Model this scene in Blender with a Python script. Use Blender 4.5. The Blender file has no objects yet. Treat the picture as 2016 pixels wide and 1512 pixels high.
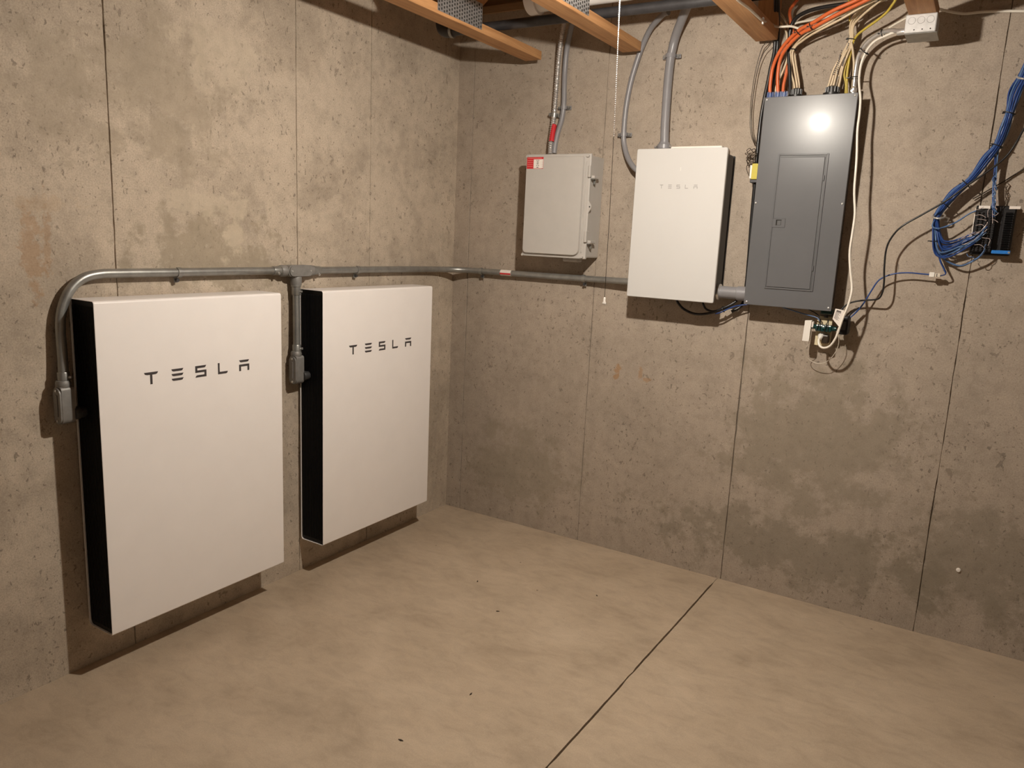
import bpy, bmesh, math, random
import numpy as np
from mathutils import Vector, Matrix

random.seed(7)
SC = bpy.context.scene
COL = SC.collection

# ------------------------------------------------------------------ camera
CAM_POS = np.array([2.532, -3.474, 1.566])
YAW, PITCH, ROLL, FPX = -0.5464, -0.1894, 0.0468, 1495.85


def cam_axes():
    fw = np.array([math.cos(PITCH) * math.sin(YAW), math.cos(PITCH) * math.cos(YAW), math.sin(PITCH)])
    rt = np.array([math.cos(YAW), -math.sin(YAW), 0.0])
    up = np.cross(rt, fw)
    c, s = math.cos(ROLL), math.sin(ROLL)
    return c * rt + s * up, -s * rt + c * up, fw


RT, UP, FW = cam_axes()
cd = bpy.data.cameras.new('camera')
cd.sensor_width = 36.0
cd.lens = FPX / 2016 * 36.0
cd.clip_start = 0.05
cam = bpy.data.objects.new('camera', cd)
COL.objects.link(cam)
M3 = Matrix(((RT[0], UP[0], -FW[0]), (RT[1], UP[1], -FW[1]), (RT[2], UP[2], -FW[2])))
cam.matrix_world = Matrix.Translation(Vector(CAM_POS)) @ M3.to_4x4()
SC.camera = cam

# ------------------------------------------------------------------ world, exposure, lamps
SC.view_settings.view_transform = 'Standard'
SC.view_settings.look = 'None'
SC.view_settings.gamma = 1.0
SC.view_settings.use_curve_mapping = False
SC.view_settings.exposure = 0.3
w = bpy.data.worlds.new('world')
SC.world = w
w.use_nodes = True
w.node_tree.nodes['Background'].inputs[0].default_value = (0.02, 0.017, 0.013, 1)
w.node_tree.nodes['Background'].inputs[1].default_value = 1.0
LAMP_POS = (1.62, -1.43, 2.30)
LAMP_COL = (1.0, 0.915, 0.80)
LAMP_STRENGTH = 3150.0
REAR_FILL_STRENGTH = 550.0  # weak fill from an added bulb behind the camera

# survey helpers: a sight line of the measured photo meets a known plane of the room
def ray(u, v):
    return RT * (u - 1008) / FPX - UP * (v - 756) / FPX + FW


def on_back(u, v, off=0.0):          # plane parallel to the back wall, off metres in front of it
    d = ray(u, v)
    return CAM_POS + d * ((-off - CAM_POS[1]) / d[1])


def on_left(u, v, off=0.0):
    d = ray(u, v)
    return CAM_POS + d * ((off - CAM_POS[0]) / d[0])


def on_side(u, v, x):                # plane square to the back wall, x metres from the left wall
    d = ray(u, v)
    return CAM_POS + d * ((x - CAM_POS[0]) / d[0])


def on_floor(u, v, z=0.0):
    d = ray(u, v)
    return CAM_POS + d * ((z - CAM_POS[2]) / d[2])


# ------------------------------------------------------------------ materials
def new_mat(name):
    m = bpy.data.materials.new(name)
    m.use_nodes = True
    nt = m.node_tree
    b = nt.nodes['Principled BSDF']
    return m, nt, b


def N(nt, t, **kw):
    n = nt.nodes.new(t)
    for k, val in kw.items():
        if k in n.inputs:
            n.inputs[k].default_value = val
        else:
            setattr(n, k, val)
    return n


def noise(nt, vec, scale, detail=4, rough=0.55, dist=0.0):
    n = N(nt, 'ShaderNodeTexNoise')
    n.inputs['Scale'].default_value = scale
    n.inputs['Detail'].default_value = detail
    n.inputs['Roughness'].default_value = rough
    n.inputs['Distortion'].default_value = dist
    nt.links.new(vec, n.inputs['Vector'])
    return n.outputs['Fac']


def ramp(nt, fac, stops):
    r = N(nt, 'ShaderNodeValToRGB')
    e = r.color_ramp.elements
    while len(e) < len(stops):
        e.new(0.5)
    for el, (p, c) in zip(e, stops):
        el.position = p
        el.color = (c, c, c, 1) if isinstance(c, (int, float)) else (*c, 1)
    nt.links.new(fac, r.inputs[0])
    return r.outputs[0]


def mix(nt, fac, a, b, mode='MIX'):
    n = N(nt, 'ShaderNodeMix', data_type='RGBA', blend_type=mode)
    for sock, val in ((n.inputs[0], fac), (n.inputs[6], a), (n.inputs[7], b)):
        if isinstance(val, (int, float)):
            sock.default_value = val
        elif isinstance(val, tuple):
            sock.default_value = (*val, 1)
        else:
            nt.links.new(val, sock)
    return n.outputs[2]


def mth(nt, op, a, b=0.0):
    n = N(nt, 'ShaderNodeMath', operation=op)
    for i, val in enumerate((a, b)):
        if isinstance(val, (int, float)):
            n.inputs[i].default_value = val
        else:
            nt.links.new(val, n.inputs[i])
    return n.outputs[0]


def mapped(nt, scale=(1, 1, 1), loc=(0, 0, 0), coord='Object'):
    tc = N(nt, 'ShaderNodeTexCoord')
    mp = N(nt, 'ShaderNodeMapping')
    mp.inputs['Scale'].default_value = scale
    mp.inputs['Location'].default_value = loc
    nt.links.new(tc.outputs[coord], mp.inputs['Vector'])
    return mp.outputs[0]


def bump(nt, b, h, strength, dist=0.002):
    n = N(nt, 'ShaderNodeBump')
    n.inputs['Strength'].default_value = strength
    n.inputs['Distance'].default_value = dist
    nt.links.new(h, n.inputs['Height'])
    nt.links.new(n.outputs[0], b.inputs['Normal'])


def stain(nt, centre, size, soft=0.4, nscale=14.0, namp=2.2):
    """0..1 mask of one irregular stain at a place on the wall."""
    vec = mapped(nt, scale=tuple(1.0 / s for s in size), loc=tuple(-c / s for c, s in zip(centre, size)))
    ln = N(nt, 'ShaderNodeVectorMath', operation='LENGTH')
    nt.links.new(vec, ln.inputs[0])
    nz = noise(nt, mapped(nt), nscale, 9, 0.7)
    d = mth(nt, 'ADD', ln.outputs['Value'], mth(nt, 'MULTIPLY', mth(nt, 'SUBTRACT', nz, 0.5), namp * 2))
    return ramp(nt, d, [(1.0 - soft, 1.0), (1.0, 0.0)])


def plain(name, col, rough=0.5, metal=0.0, var=0.06, nscale=30.0, bmp=0.0, bscale=200.0, spec=0.5, coat=0.0, coat_rough=0.12):
    m, nt, b = new_mat(name)
    vec = mapped(nt)
    f = noise(nt, vec, nscale, 4, 0.6)
    lo = tuple(max(0, c * (1 - var)) for c in col)
    hi = tuple(min(1, c * (1 + var)) for c in col)
    nt.links.new(ramp(nt, f, [(0.3, lo), (0.7, hi)]), b.inputs['Base Color'])
    b.inputs['Roughness'].default_value = rough
    b.inputs['Metallic'].default_value = metal
    b.inputs['Specular IOR Level'].default_value = spec
    b.inputs['Coat Weight'].default_value = coat
    b.inputs['Coat Roughness'].default_value = coat_rough
    if bmp:
        bump(nt, b, noise(nt, vec, bscale, 3, 0.6), bmp, 0.001)
    return m


def concrete(name, light, dark, patch_lo, patch_hi, stains=(), blot=1.0):
    m, nt, b = new_mat(name)
    v = mapped(nt)
    midc = tuple(d * 0.45 + l * 0.55 for d, l in zip(dark, light))
    big = noise(nt, v, 2.1, 10, 0.66, 0.25)
    c = ramp(nt, big, [(0.28, dark), (patch_lo, midc), (patch_hi, light), (0.85, tuple(min(1, l * 1.05) for l in light))])
    crisp = noise(nt, mapped(nt, loc=(3.1, 1.7, 5.3)), 4.6, 11, 0.72, 0.2)
    c = mix(nt, 0.55 * blot, c, ramp(nt, crisp, [(0.40, 0.84), (0.455, 0.95), (0.52, 1.0), (0.60, 1.07)]), 'MULTIPLY')
    mid = noise(nt, v, 17.0, 8, 0.7, 0.2)
    c = mix(nt, 0.6, c, ramp(nt, mid, [(0.32, 0.76), (0.5, 1.0), (0.66, 1.12)]), 'MULTIPLY')
    fine = noise(nt, v, 190.0, 5, 0.75)
    c = mix(nt, 0.8, c, ramp(nt, fine, [(0.3, 0.66), (0.5, 1.0), (0.7, 1.22)]), 'MULTIPLY')
    streak = noise(nt, mapped(nt, scale=(30, 30, 1.1)), 1.0, 3, 0.5)
    c = mix(nt, 0.16, c, ramp(nt, streak, [(0.3, 0.86), (0.7, 1.08)]), 'MULTIPLY')
    # bug holes and specks: small irregular dark pits, gathered in some areas
    area = ramp(nt, noise(nt, mapped(nt, loc=(7, 2, 1)), 3.0, 4, 0.6), [(0.38, 0.0), (0.62, 1.0)])
    n1 = noise(nt, mapped(nt, scale=(1, 1, 0.8)), 62.0, 4, 0.62, 0.4)
    t1 = mth(nt, 'ADD', n1, mth(nt, 'MULTIPLY', area, 0.05))
    pit1 = ramp(nt, t1, [(0.655, 0.0), (0.675, 1.0)])
    n2 = noise(nt, mapped(nt, scale=(1, 1, 0.75), loc=(4, 4, 4)), 24.0, 5, 0.68, 0.7)
    t2 = mth(nt, 'ADD', n2, mth(nt, 'MULTIPLY', area, 0.04))
    pit2 = ramp(nt, t2, [(0.665, 0.0), (0.685, 1.0)])
    pitm = mth(nt, 'MAXIMUM', pit1, mth(nt, 'MULTIPLY', pit2, 0.8))
    c = mix(nt, mth(nt, 'MULTIPLY', pitm, 0.6), c, tuple(d * 0.40 for d in dark))
    for centre, size, col, amt, nsc in stains:
        sm = stain(nt, centre, size, nscale=nsc)
        c = mix(nt, mth(nt, 'MULTIPLY', sm, amt), c, mix(nt, 0.5, col, ramp(nt, mid, [(0.3, tuple(k * 0.8 for k in col)), (0.7, tuple(min(1, k * 1.15) for k in col))])))
    nt.links.new(c, b.inputs['Base Color'])
    b.inputs['Roughness'].default_value = 0.85
    b.inputs['Specular IOR Level'].default_value = 0.25
    h = mth(nt, 'SUBTRACT', mth(nt, 'ADD', mth(nt, 'MULTIPLY', fine, 0.35), mth(nt, 'MULTIPLY', mid, 0.5)), mth(nt, 'MULTIPLY', pitm, 1.1))
    bump(nt, b, h, 0.5, 0.0025)
    return m


RUST = (0.36, 0.19, 0.075)
WL = on_left
WB = on_back


def P3(p):
    return tuple(float(x) for x in p)


left_stains = [
    (P3(WL(62, 495)), (0.3, 0.035, 0.15), RUST, 0.38, 26),
    (P3(WL(92, 470)), (0.3, 0.014, 0.13), RUST, 0.32, 30),
    (P3(WL(70, 400)), (0.3, 0.10, 0.03), (0.42, 0.30, 0.19), 0.35, 12),
    (P3(WL(420, 500)), (0.3, 0.34, 0.16), (0.33, 0.275, 0.20), 0.7, 9),
    (P3(WL(330, 185)), (0.3, 0.30, 0.25), (0.36, 0.30, 0.225), 0.6, 7),
    (P3(WL(465, 470)), (0.3, 0.075, 0.075), (0.54, 0.46, 0.355), 0.85, 9),
    (P3(WL(400, 402)), (0.3, 0.24, 0.05), (0.54, 0.46, 0.355), 0.6, 10),
    (P3(WL(430, 100)), (0.3, 0.2, 0.12), (0.54, 0.46, 0.355), 0.5, 8),
    (P3(WL(110, 170)), (0.3, 0.16, 0.20), (0.36, 0.30, 0.225), 0.5, 8),
]
back_stains = [
    (P3(WB(1216, 726)), (0.018, 0.3, 0.03), RUST, 0.62, 30),
    (P3(WB(1214, 742)), (0.016, 0.3, 0.014), RUST, 0.62, 30),
    (P3(WB(1261, 738)), (0.012, 0.3, 0.035), RUST, 0.45, 30),
    (P3(WB(1272, 748)), (0.024, 0.3, 0.012), RUST, 0.5, 30),
    (P3(WB(1600, 870)), (0.42, 0.3, 0.36), (0.27, 0.228, 0.17), 0.6, 6),
    (P3(WB(1560, 1080)), (0.75, 0.3, 0.16), (0.235, 0.20, 0.15), 0.6, 7),
    (P3(WB(1030, 920)), (0.36, 0.3, 0.26), (0.29, 0.245, 0.182), 0.55, 6),
    (P3(WB(1950, 1120)), (0.40, 0.3, 0.26), (0.24, 0.203, 0.152), 0.55, 7),
]
MAT = {}
MAT['wall_left'] = concrete('concrete_left', (0.50, 0.420, 0.332), (0.37, 0.307, 0.238), 0.47, 0.53, left_stains, 1.0)
MAT['wall_back'] = concrete('concrete_back', (0.410, 0.342, 0.276), (0.336, 0.280, 0.222), 0.42, 0.58, back_stains, 0.6)
MAT['joint'] = plain('joint_backing', (0.17, 0.142, 0.108), 0.95, 0, 0.3, 40)


def floor_mat():
    m, nt, b = new_mat('floor_concrete')
    v = mapped(nt)
    sw = mapped(nt, scale=(1.0, 1.3, 1.0))
    big = noise(nt, sw, 3.1, 9, 0.64, 0.35)
    c = ramp(nt, big, [(0.28, (0.36, 0.282, 0.202)), (0.45, (0.435, 0.344, 0.249)), (0.58, (0.468, 0.372, 0.272)), (0.75, (0.515, 0.415, 0.308))])
    mid = noise(nt, mapped(nt, scale=(1.0, 1.9, 1)), 11.0, 7, 0.68, 0.7)
    c = mix(nt, 0.45, c, ramp(nt, mid, [(0.32, 0.78), (0.5, 1.0), (0.66, 1.12)]), 'MULTIPLY')
    fine = noise(nt, v, 220, 3, 0.7)
    c = mix(nt, 0.6, c, ramp(nt, fine, [(0.3, 0.85), (0.7, 1.1)]), 'MULTIPLY')
    vo = N(nt, 'ShaderNodeTexVoronoi', feature='F1')
    vo.inputs['Scale'].default_value = 9.0
    nt.links.new(v, vo.inputs['Vector'])
    sep = N(nt, 'ShaderNodeSeparateColor')
    nt.links.new(vo.outputs['Color'], sep.inputs[0])
    spot = mth(nt, 'LESS_THAN', vo.outputs['Distance'], mth(nt, 'MULTIPLY', ramp(nt, sep.outputs[0], [(0.7, 0.0), (1.0, 1.0)]), 0.055))
    c = mix(nt, mth(nt, 'MULTIPLY', spot, 0.6), c, (0.06, 0.045, 0.03))
    nt.links.new(c, b.inputs['Base Color'])
    b.inputs['Specular IOR Level'].default_value = 0.3
    rr = ramp(nt, big, [(0.3, 0.55), (0.7, 0.72)])
    nt.links.new(rr, b.inputs['Roughness'])
    bump(nt, b, mth(nt, 'ADD', mth(nt, 'MULTIPLY', mid, 0.6), mth(nt, 'MULTIPLY', fine, 0.3)), 0.18, 0.002)
    return m


MAT['floor'] = floor_mat()


def wood(name, lo, hi, axis='Y'):
    m, nt, b = new_mat(name)
    sc = {'Y': (26, 1.3, 26), 'Z': (26, 26, 1.3), 'X': (1.3, 26, 26)}[axis]
    f = noise(nt, mapped(nt, scale=sc), 1.6, 7, 0.62, 1.2)
    c = ramp(nt, f, [(0.28, lo), (0.5, tuple((a + d) / 2 for a, d in zip(lo, hi))), (0.72, hi)])
    f2 = noise(nt, mapped(nt), 5.0, 3, 0.5)
    c = mix(nt, 0.5, c, ramp(nt, f2, [(0.3, 0.82), (0.7, 1.1)]), 'MULTIPLY')
    nt.links.new(c, b.inputs['Base Color'])
    b.inputs['Roughness'].default_value = 0.62
    b.inputs['Specular IOR Level'].default_value = 0.3
    bump(nt, b, f, 0.3, 0.001)
    return m


MAT['wood'] = wood('truss_lumber', (0.33, 0.155, 0.060), (0.56, 0.305, 0.135))
MAT['wood_web'] = wood('truss_web_lumber', (0.30, 0.145, 0.06), (0.50, 0.275, 0.13), 'Z')
MAT['wood_dark'] = wood('sheathing', (0.25, 0.15, 0.075), (0.40, 0.26, 0.145), 'X')
MAT['white_shell'] = plain('white_powder_coat', (0.90, 0.86, 0.835), 0.38, 0, 0.015, 8, 0.04, 600)
MAT['white_glass'] = plain('white_glass', (0.61, 0.60, 0.585), 0.12, 0, 0.01, 6, 0, coat=0.3)
MAT['black_side'] = plain('black_plastic', (0.008, 0.008, 0.009), 0.5, 0, 0.2, 60, spec=0.3)
MAT['dark_body'] = plain('dark_grey_body', (0.035, 0.035, 0.036), 0.5, 0, 0.12, 40)
MAT['logo'] = plain('logo_grey', (0.055, 0.047, 0.047), 0.5, 0, 0.05, 60)
MAT['logo_pale'] = plain('logo_pale_grey', (0.33, 0.32, 0.31), 0.4, 0, 0.05, 60)
MAT['panel_grey'] = plain('panel_grey_paint', (0.125, 0.125, 0.13), 0.27, 0.0, 0.05, 4, 0.05, 160, spec=0.19, coat=0.06, coat_rough=0.075)
MAT['panel_dark'] = plain('panel_cabinet_grey', (0.07, 0.07, 0.072), 0.5, 0, 0.08, 9)
MAT['box_grey'] = plain('grey_fibreglass', (0.47, 0.445, 0.415), 0.5, 0, 0.03, 12, 0.05, 400)
MAT['galv'] = plain('galvanised_steel', (0.33, 0.33, 0.315), 0.4, 0.7, 0.18, 18, 0.05, 200)
MAT['cast'] = plain('cast_alloy', (0.27, 0.262, 0.25), 0.55, 0.45, 0.12, 40, 0.15, 300)
MAT['bright'] = plain('bright_steel', (0.74, 0.73, 0.72), 0.28, 0.75, 0.08, 30)
MAT['zinc_plate'] = plain('zinc_plate', (0.50, 0.50, 0.51), 0.4, 0.8, 0.2, 60, 0.1, 200)
MAT['box_steel'] = plain('box_steel', (0.62, 0.61, 0.60), 0.42, 0.35, 0.1, 40, 0.05, 200)
MAT['dark_hole'] = plain('dark_slot', (0.02, 0.018, 0.015), 0.9, 0, 0.1, 40)
MAT['pvc_grey'] = plain('grey_pvc', (0.235, 0.23, 0.24), 0.35, 0, 0.06, 14)
MAT['pvc_white'] = plain('white_pvc', (0.78, 0.75, 0.72), 0.35, 0, 0.03, 10)
MAT['pipe_black'] = plain('black_iron', (0.045, 0.043, 0.045), 0.45, 0.2, 0.25, 25, 0.1, 150)
MAT['black_cable'] = plain('black_jacket', (0.014, 0.013, 0.013), 0.32, 0, 0.2, 40)
MAT['brown_wire'] = plain('brown_wire', (0.035, 0.023, 0.014), 0.4, 0, 0.15, 60)
MAT['orange'] = plain('orange_jacket', (0.60, 0.125, 0.035), 0.38, 0, 0.06, 25)
MAT['beige'] = plain('beige_jacket', (0.62, 0.50, 0.34), 0.42, 0, 0.06, 40)
MAT['pale'] = plain('pale_jacket', (0.66, 0.60, 0.50), 0.42, 0, 0.05, 40)
MAT['yellow'] = plain('yellow_jacket', (0.50, 0.38, 0.06), 0.4, 0, 0.08, 40)
MAT['white_cable'] = plain('white_jacket', (0.82, 0.77, 0.68), 0.35, 0, 0.03, 40)
MAT['blue'] = plain('blue_jacket', (0.024, 0.062, 0.225), 0.34, 0, 0.12, 60)
MAT['blue_light'] = plain('light_blue_jacket', (0.085, 0.16, 0.32), 0.4, 0, 0.12, 60)
MAT['blue_bush'] = plain('blue_bushing', (0.015, 0.055, 0.20), 0.3, 0, 0.1, 60)
MAT['tie'] = plain('black_nylon', (0.012, 0.012, 0.012), 0.4, 0, 0.1, 60)
MAT['red'] = plain('red_print', (0.55, 0.022, 0.03), 0.4, 0, 0.05, 60)
MAT['label_white'] = plain('label_white', (0.80, 0.74, 0.68), 0.45, 0, 0.02, 60)
MAT['label_ink'] = plain('label_ink', (0.09, 0.075, 0.07), 0.5, 0, 0.05, 60)
MAT['label_pink'] = plain('label_pale_red_ink', (0.72, 0.22, 0.20), 0.5, 0, 0.05, 60)
MAT['tag_label'] = plain('yellow_label', (0.52, 0.43, 0.025), 0.45, 0, 0.04, 60)
MAT['cream'] = plain('cream_plastic', (0.70, 0.60, 0.40), 0.4, 0, 0.03, 40)
MAT['white_plastic'] = plain('white_plastic', (0.82, 0.78, 0.72), 0.38, 0, 0.02, 40)
MAT['teal'] = plain('dark_teal_plastic', (0.007, 0.040, 0.038), 0.25, 0, 0.15, 60)
MAT['porcelain'] = plain('porcelain', (0.80, 0.78, 0.74), 0.2, 0, 0.02, 30)
MAT['block_black'] = plain('black_block', (0.012, 0.011, 0.012), 0.42, 0, 0.2, 80)
MAT['blue_bar'] = plain('blue_strip', (0.03, 0.20, 0.62), 0.3, 0, 0.1, 60)
MAT['copper'] = plain('tinned_wire', (0.50, 0.42, 0.40), 0.4, 0.3, 0.2, 60)


def bulb_mat(name, strength):
    m, nt, b = new_mat(name)
    b.inputs['Base Color'].default_value = (1, 0.95, 0.85, 1)
    b.inputs['Emission Color'].default_value = (*LAMP_COL, 1)
    b.inputs['Emission Strength'].default_value = strength
    return m


MAT['bulb'] = bulb_mat('lit_bulb', LAMP_STRENGTH)
MAT['bulb_fill'] = bulb_mat('rear_fill_bulb', REAR_FILL_STRENGTH)


# ------------------------------------------------------------------ mesh helpers
class MB:
    """Collects shapes, in world metres, for one mesh object."""

    def __init__(self):
        self.bm = bmesh.new()
        self.flat = False

    def box(self, lo, hi, bev=0.0, seg=1, rot=None, about=None):
        self.flat = self.flat or bev > 0
        bm2 = bmesh.new()
        bmesh.ops.create_cube(bm2, size=1.0)
        c = [(a + b) / 2 for a, b in zip(lo, hi)]
        s = [abs(b - a) for a, b in zip(lo, hi)]
        for v in bm2.verts:
            v.co = Vector((v.co.x * s[0] + c[0], v.co.y * s[1] + c[1], v.co.z * s[2] + c[2]))
        if bev > 0:
            bmesh.ops.bevel(bm2, geom=list(bm2.edges), offset=min(bev, min(s) * 0.45), segments=seg, affect='EDGES', profile=0.5)
        if rot is not None:
            o = Vector(about if about is not None else c)
            for v in bm2.verts:
                v.co = o + rot @ (v.co - o)
        self._join(bm2)
        return self

    def _join(self, bm2):
        me = bpy.data.meshes.new('tmp')
        bm2.to_mesh(me)
        bm2.free()
        self.bm.from_mesh(me)
        bpy.data.meshes.remove(me)

    def tube(self, pts, r, n=8, cap=True, radii=None):
        pts = [Vector(p) for p in pts]
        rings = []
        t0 = (pts[1] - pts[0]).normalized()
        ref = Vector((0, 0, 1)) if abs(t0.z) < 0.9 else Vector((1, 0, 0))
        nrm = t0.cross(ref).normalized()
        for i, p in enumerate(pts):
            if i == 0:
                t = pts[1] - p
            elif i == len(pts) - 1:
                t = p - pts[i - 1]
            else:
                t = pts[i + 1] - pts[i - 1]
            t = t.normalized() if t.length > 1e-9 else t0
            nrm = (nrm - t * nrm.dot(t))
            nrm = nrm.normalized() if nrm.length > 1e-6 else t.orthogonal().normalized()
            bn = t.cross(nrm)
            rr = radii[i] if radii is not None else r
            rings.append([self.bm.verts.new(p + (nrm * math.cos(2 * math.pi * k / n) + bn * math.sin(2 * math.pi * k / n)) * rr) for k in range(n)])
        for a, b in zip(rings, rings[1:]):
            for k in range(n):
                self.bm.faces.new((a[k], a[(k + 1) % n], b[(k + 1) % n], b[k]))
        if cap:
            self.bm.faces.new(list(reversed(rings[0])))
            self.bm.faces.new(rings[-1])
        return self

    def cyl(self, p0, p1, r, n=16, r1=None):
        return self.tube([p0, p1], r, n, True, [r, r if r1 is None else r1])

    def lathe(self, base, axis, prof, n=20):
        """prof: list of (radius, distance along axis)."""
        ax = Vector(axis).normalized()
        u = ax.orthogonal().normalized()
        v = ax.cross(u)
        base = Vector(base)
        rings = []
        for r, d in prof:
            rings.append([self.bm.verts.new(base + ax * d + (u * math.cos(2 * math.pi * k / n) + v * math.sin(2 * math.pi * k / n)) * max(r, 1e-4)) for k in range(n)])
        for a, b in zip(rings, rings[1:]):
            for k in range(n):
                self.bm.faces.new((a[k], a[(k + 1) % n], b[(k + 1) % n], b[k]))
        self.bm.faces.new(list(reversed(rings[0])))
        self.bm.faces.new(rings[-1])
        return self

    def prism(self, poly, off):
        """Extrude a planar polygon (list of points) by the vector off."""
        off = Vector(off)
        a = [self.bm.verts.new(Vector(p)) for p in poly]
        b = [self.bm.verts.new(Vector(p) + off) for p in poly]
        n = len(a)
        self.bm.faces.new(list(reversed(a)))
        self.bm.faces.new(b)
        for k in range(n):
            self.bm.faces.new((a[k], a[(k + 1) % n], b[(k + 1) % n], b[k]))
        return self


def spline(pts, per=6):
    """Catmull-Rom through pts."""
    P = [np.array(p, float) for p in pts]
    if len(P) < 3:
        return P
    P = [2 * P[0] - P[1]] + P + [2 * P[-1] - P[-2]]
    out = []
    for i in range(1, len(P) - 2):
        p0, p1, p2, p3 = P[i - 1:i + 3]
        for k in range(per):
            t = k / per
            out.append(0.5 * ((2 * p1) + (-p0 + p2) * t + (2 * p0 - 5 * p1 + 4 * p2 - p3) * t * t + (-p0 + 3 * p1 - 3 * p2 + p3) * t ** 3))
    out.append(P[-2])
    return out


def obj(name, mb, mat, parent=None, smooth=True, angle=40):
    me = bpy.data.meshes.new(name)
    bmesh.ops.recalc_face_normals(mb.bm, faces=list(mb.bm.faces))
    o = bpy.data.objects.new(name, me)
    org = Vector((0, 0, 0))
    p = parent
    while p is not None:
        org += p.location
        p = p.parent
    if parent is not None:
        o.parent = parent
        bmesh.ops.translate(mb.bm, verts=list(mb.bm.verts), vec=-org)
    mb.bm.to_mesh(me)
    mb.bm.free()
    if smooth:
        me.polygons.foreach_set('use_smooth', [True] * len(me.polygons))
        me.set_sharp_from_angle(angle=math.radians(12 if mb.flat else angle))
    me.materials.append(mat if not isinstance(mat, str) else MAT[mat])
    COL.objects.link(o)
    return o


def tag(o, label, cat, group=None):
    o['label'] = label
    o['category'] = cat
    if group:
        o['group'] = group
    return o


def thing(name, label, cat, loc, group=None):
    o = bpy.data.objects.new(name, None)
    o.empty_display_size = 0.05
    o.location = Vector(loc)
    COL.objects.link(o)
    return tag(o, label, cat, group)


def struct(name, mb, mat, parent=None, smooth=False):
    o = obj(name, mb, mat, parent, smooth)
    if parent is None:
        o['kind'] = 'structure'
    return o


def cable(name, pts, r, mat, label, cat='cable', group=None, n=8, per=6, parts=False):
    mb = MB().tube(spline(pts, per), r, n)
    o = obj(name, mb, mat, None, True, 60)
    tag(o, label, cat, group)
    return o


def Bp(*uvo):
    return [P3(on_back(*q)) for q in uvo]


# ------------------------------------------------------------------ room shell
RX, RY, RZ = 6.2, -7.0, 2.69
JOINT = 0.0018


def wall_panel(edges, axis, z0, z1, seed, amp=0.0011):
    """One cast panel between two form joints; its long edges wander a little. axis 'L' = left wall, 'B' = back wall."""
    rnd = random.Random(seed)
    a, b, fa, fb = edges       # coordinates; fa/fb: whether that side is a joint
    mb = MB()
    rows = 110
    prof = []
    wa = wb = 0.0
    for i in range(rows + 1):
        z = z0 + (z1 - z0) * i / rows
        wa = 0.7 * wa + rnd.gauss(0, 0.0006)
        wb = 0.7 * wb + rnd.gauss(0, 0.0006)
        ja = max(-0.0006, JOINT * 0.5 + wa)
        jb = max(-0.0006, JOINT * 0.5 + wb)
        lo = a + (ja if fa else 0)
        hi = b - (jb if fb else 0)
        ca, cb = (0.0016 if fa else 0.0), (0.0016 if fb else 0.0)
        # (across, depth): back edge, chamfer, face, chamfer, back edge
        prof.append([(lo, -0.008), (lo, -0.003), (lo + ca, 0.0), (hi - cb, 0.0), (hi, -0.003), (hi, -0.008)])
    V = []
    for i, pr in enumerate(prof):
        z = z0 + (z1 - z0) * i / rows
        V.append([mb.bm.verts.new((d, c, z) if axis == 'L' else (c, -d, z)) for c, d in pr])
    for A, B in zip(V, V[1:]):
        for k in range(5):
            mb.bm.faces.new((A[k], A[k + 1], B[k + 1], B[k]))
    return mb


mb = MB().box((-0.25, RY, -0.1), (-0.007, 0.25, RZ))
wl = struct('wall_left', mb, 'joint')
seams = [RY, -6.02, -5.2, -4.39, -3.58, -2.765, -1.951, -1.138, -0.684, -0.122, 0.0065]
for i, (a, b) in enumerate(zip(seams, seams[1:])):
    struct('concrete_panel', wall_panel((a, b, i > 0, b < 0), 'L', -0.02, RZ, 100 + i), 'wall_left', wl, True)
mb = MB().box((-0.25, 0.007, -0.1), (RX, 0.25, RZ))
wb = struct('wall_back', mb, 'joint')
seams = [-0.0065, 0.099, 0.873, 1.645, 2.476, 3.25, 4.02, 4.8, 5.6, RX]
for i, (a, b) in enumerate(zip(seams, seams[1:])):
    struct('concrete_panel', wall_panel((a, b, a > 0, b < RX), 'B', -0.02, RZ, 200 + i), 'wall_back', wb, True)
struct('wall_right', MB().box((RX, RY, -0.1), (RX + 0.2, 0.25, RZ + 0.2)), 'wall_back')
struct('wall_front', MB().box((-0.25, RY - 0.2, -0.1), (RX + 0.2, RY, RZ + 0.2)), 'wall_back')

# floor: one slab each side of the saw-cut control joint
CUT = 1.630
fl = struct('floor', MB().box((-0.2, RY, -0.16), (RX, 0.2, -0.012)), 'joint')


def slab(x0, x1, cut_side, seed):
    rnd = random.Random(seed)
    mb = MB()
    ys = [0.01 - 0.035 * i for i in range(int((0.01 - RY) / 0.035) + 1)] + [RY]
    V = []
    for y in ys:
        j = 0.0033 + rnd.uniform(-0.0007, 0.0007)
        if rnd.random() < 0.04:
            j = 0.0006
        if y > -0.085:
            j = 0.0002
        wob = 0.0006 * math.sin(y * 9) + 0.0128 * y
        e = CUT + wob + cut_side * j
        far = x0 if cut_side < 0 else x1
        V.append([mb.bm.verts.new((e, y, -0.012)), mb.bm.verts.new((e + cut_side * 0.0006, y, 0.0)), mb.bm.verts.new((far, y, 0.0))])
    for A, B in zip(V, V[1:]):
        for k in range(2):
            mb.bm.faces.new((A[k], A[k + 1], B[k + 1], B[k]))
    return mb


struct('floor_slab', slab(-0.02, CUT, -1, 5), 'floor', fl)
struct('floor_slab', slab(CUT, RX, 1, 6), 'floor', fl)

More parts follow.
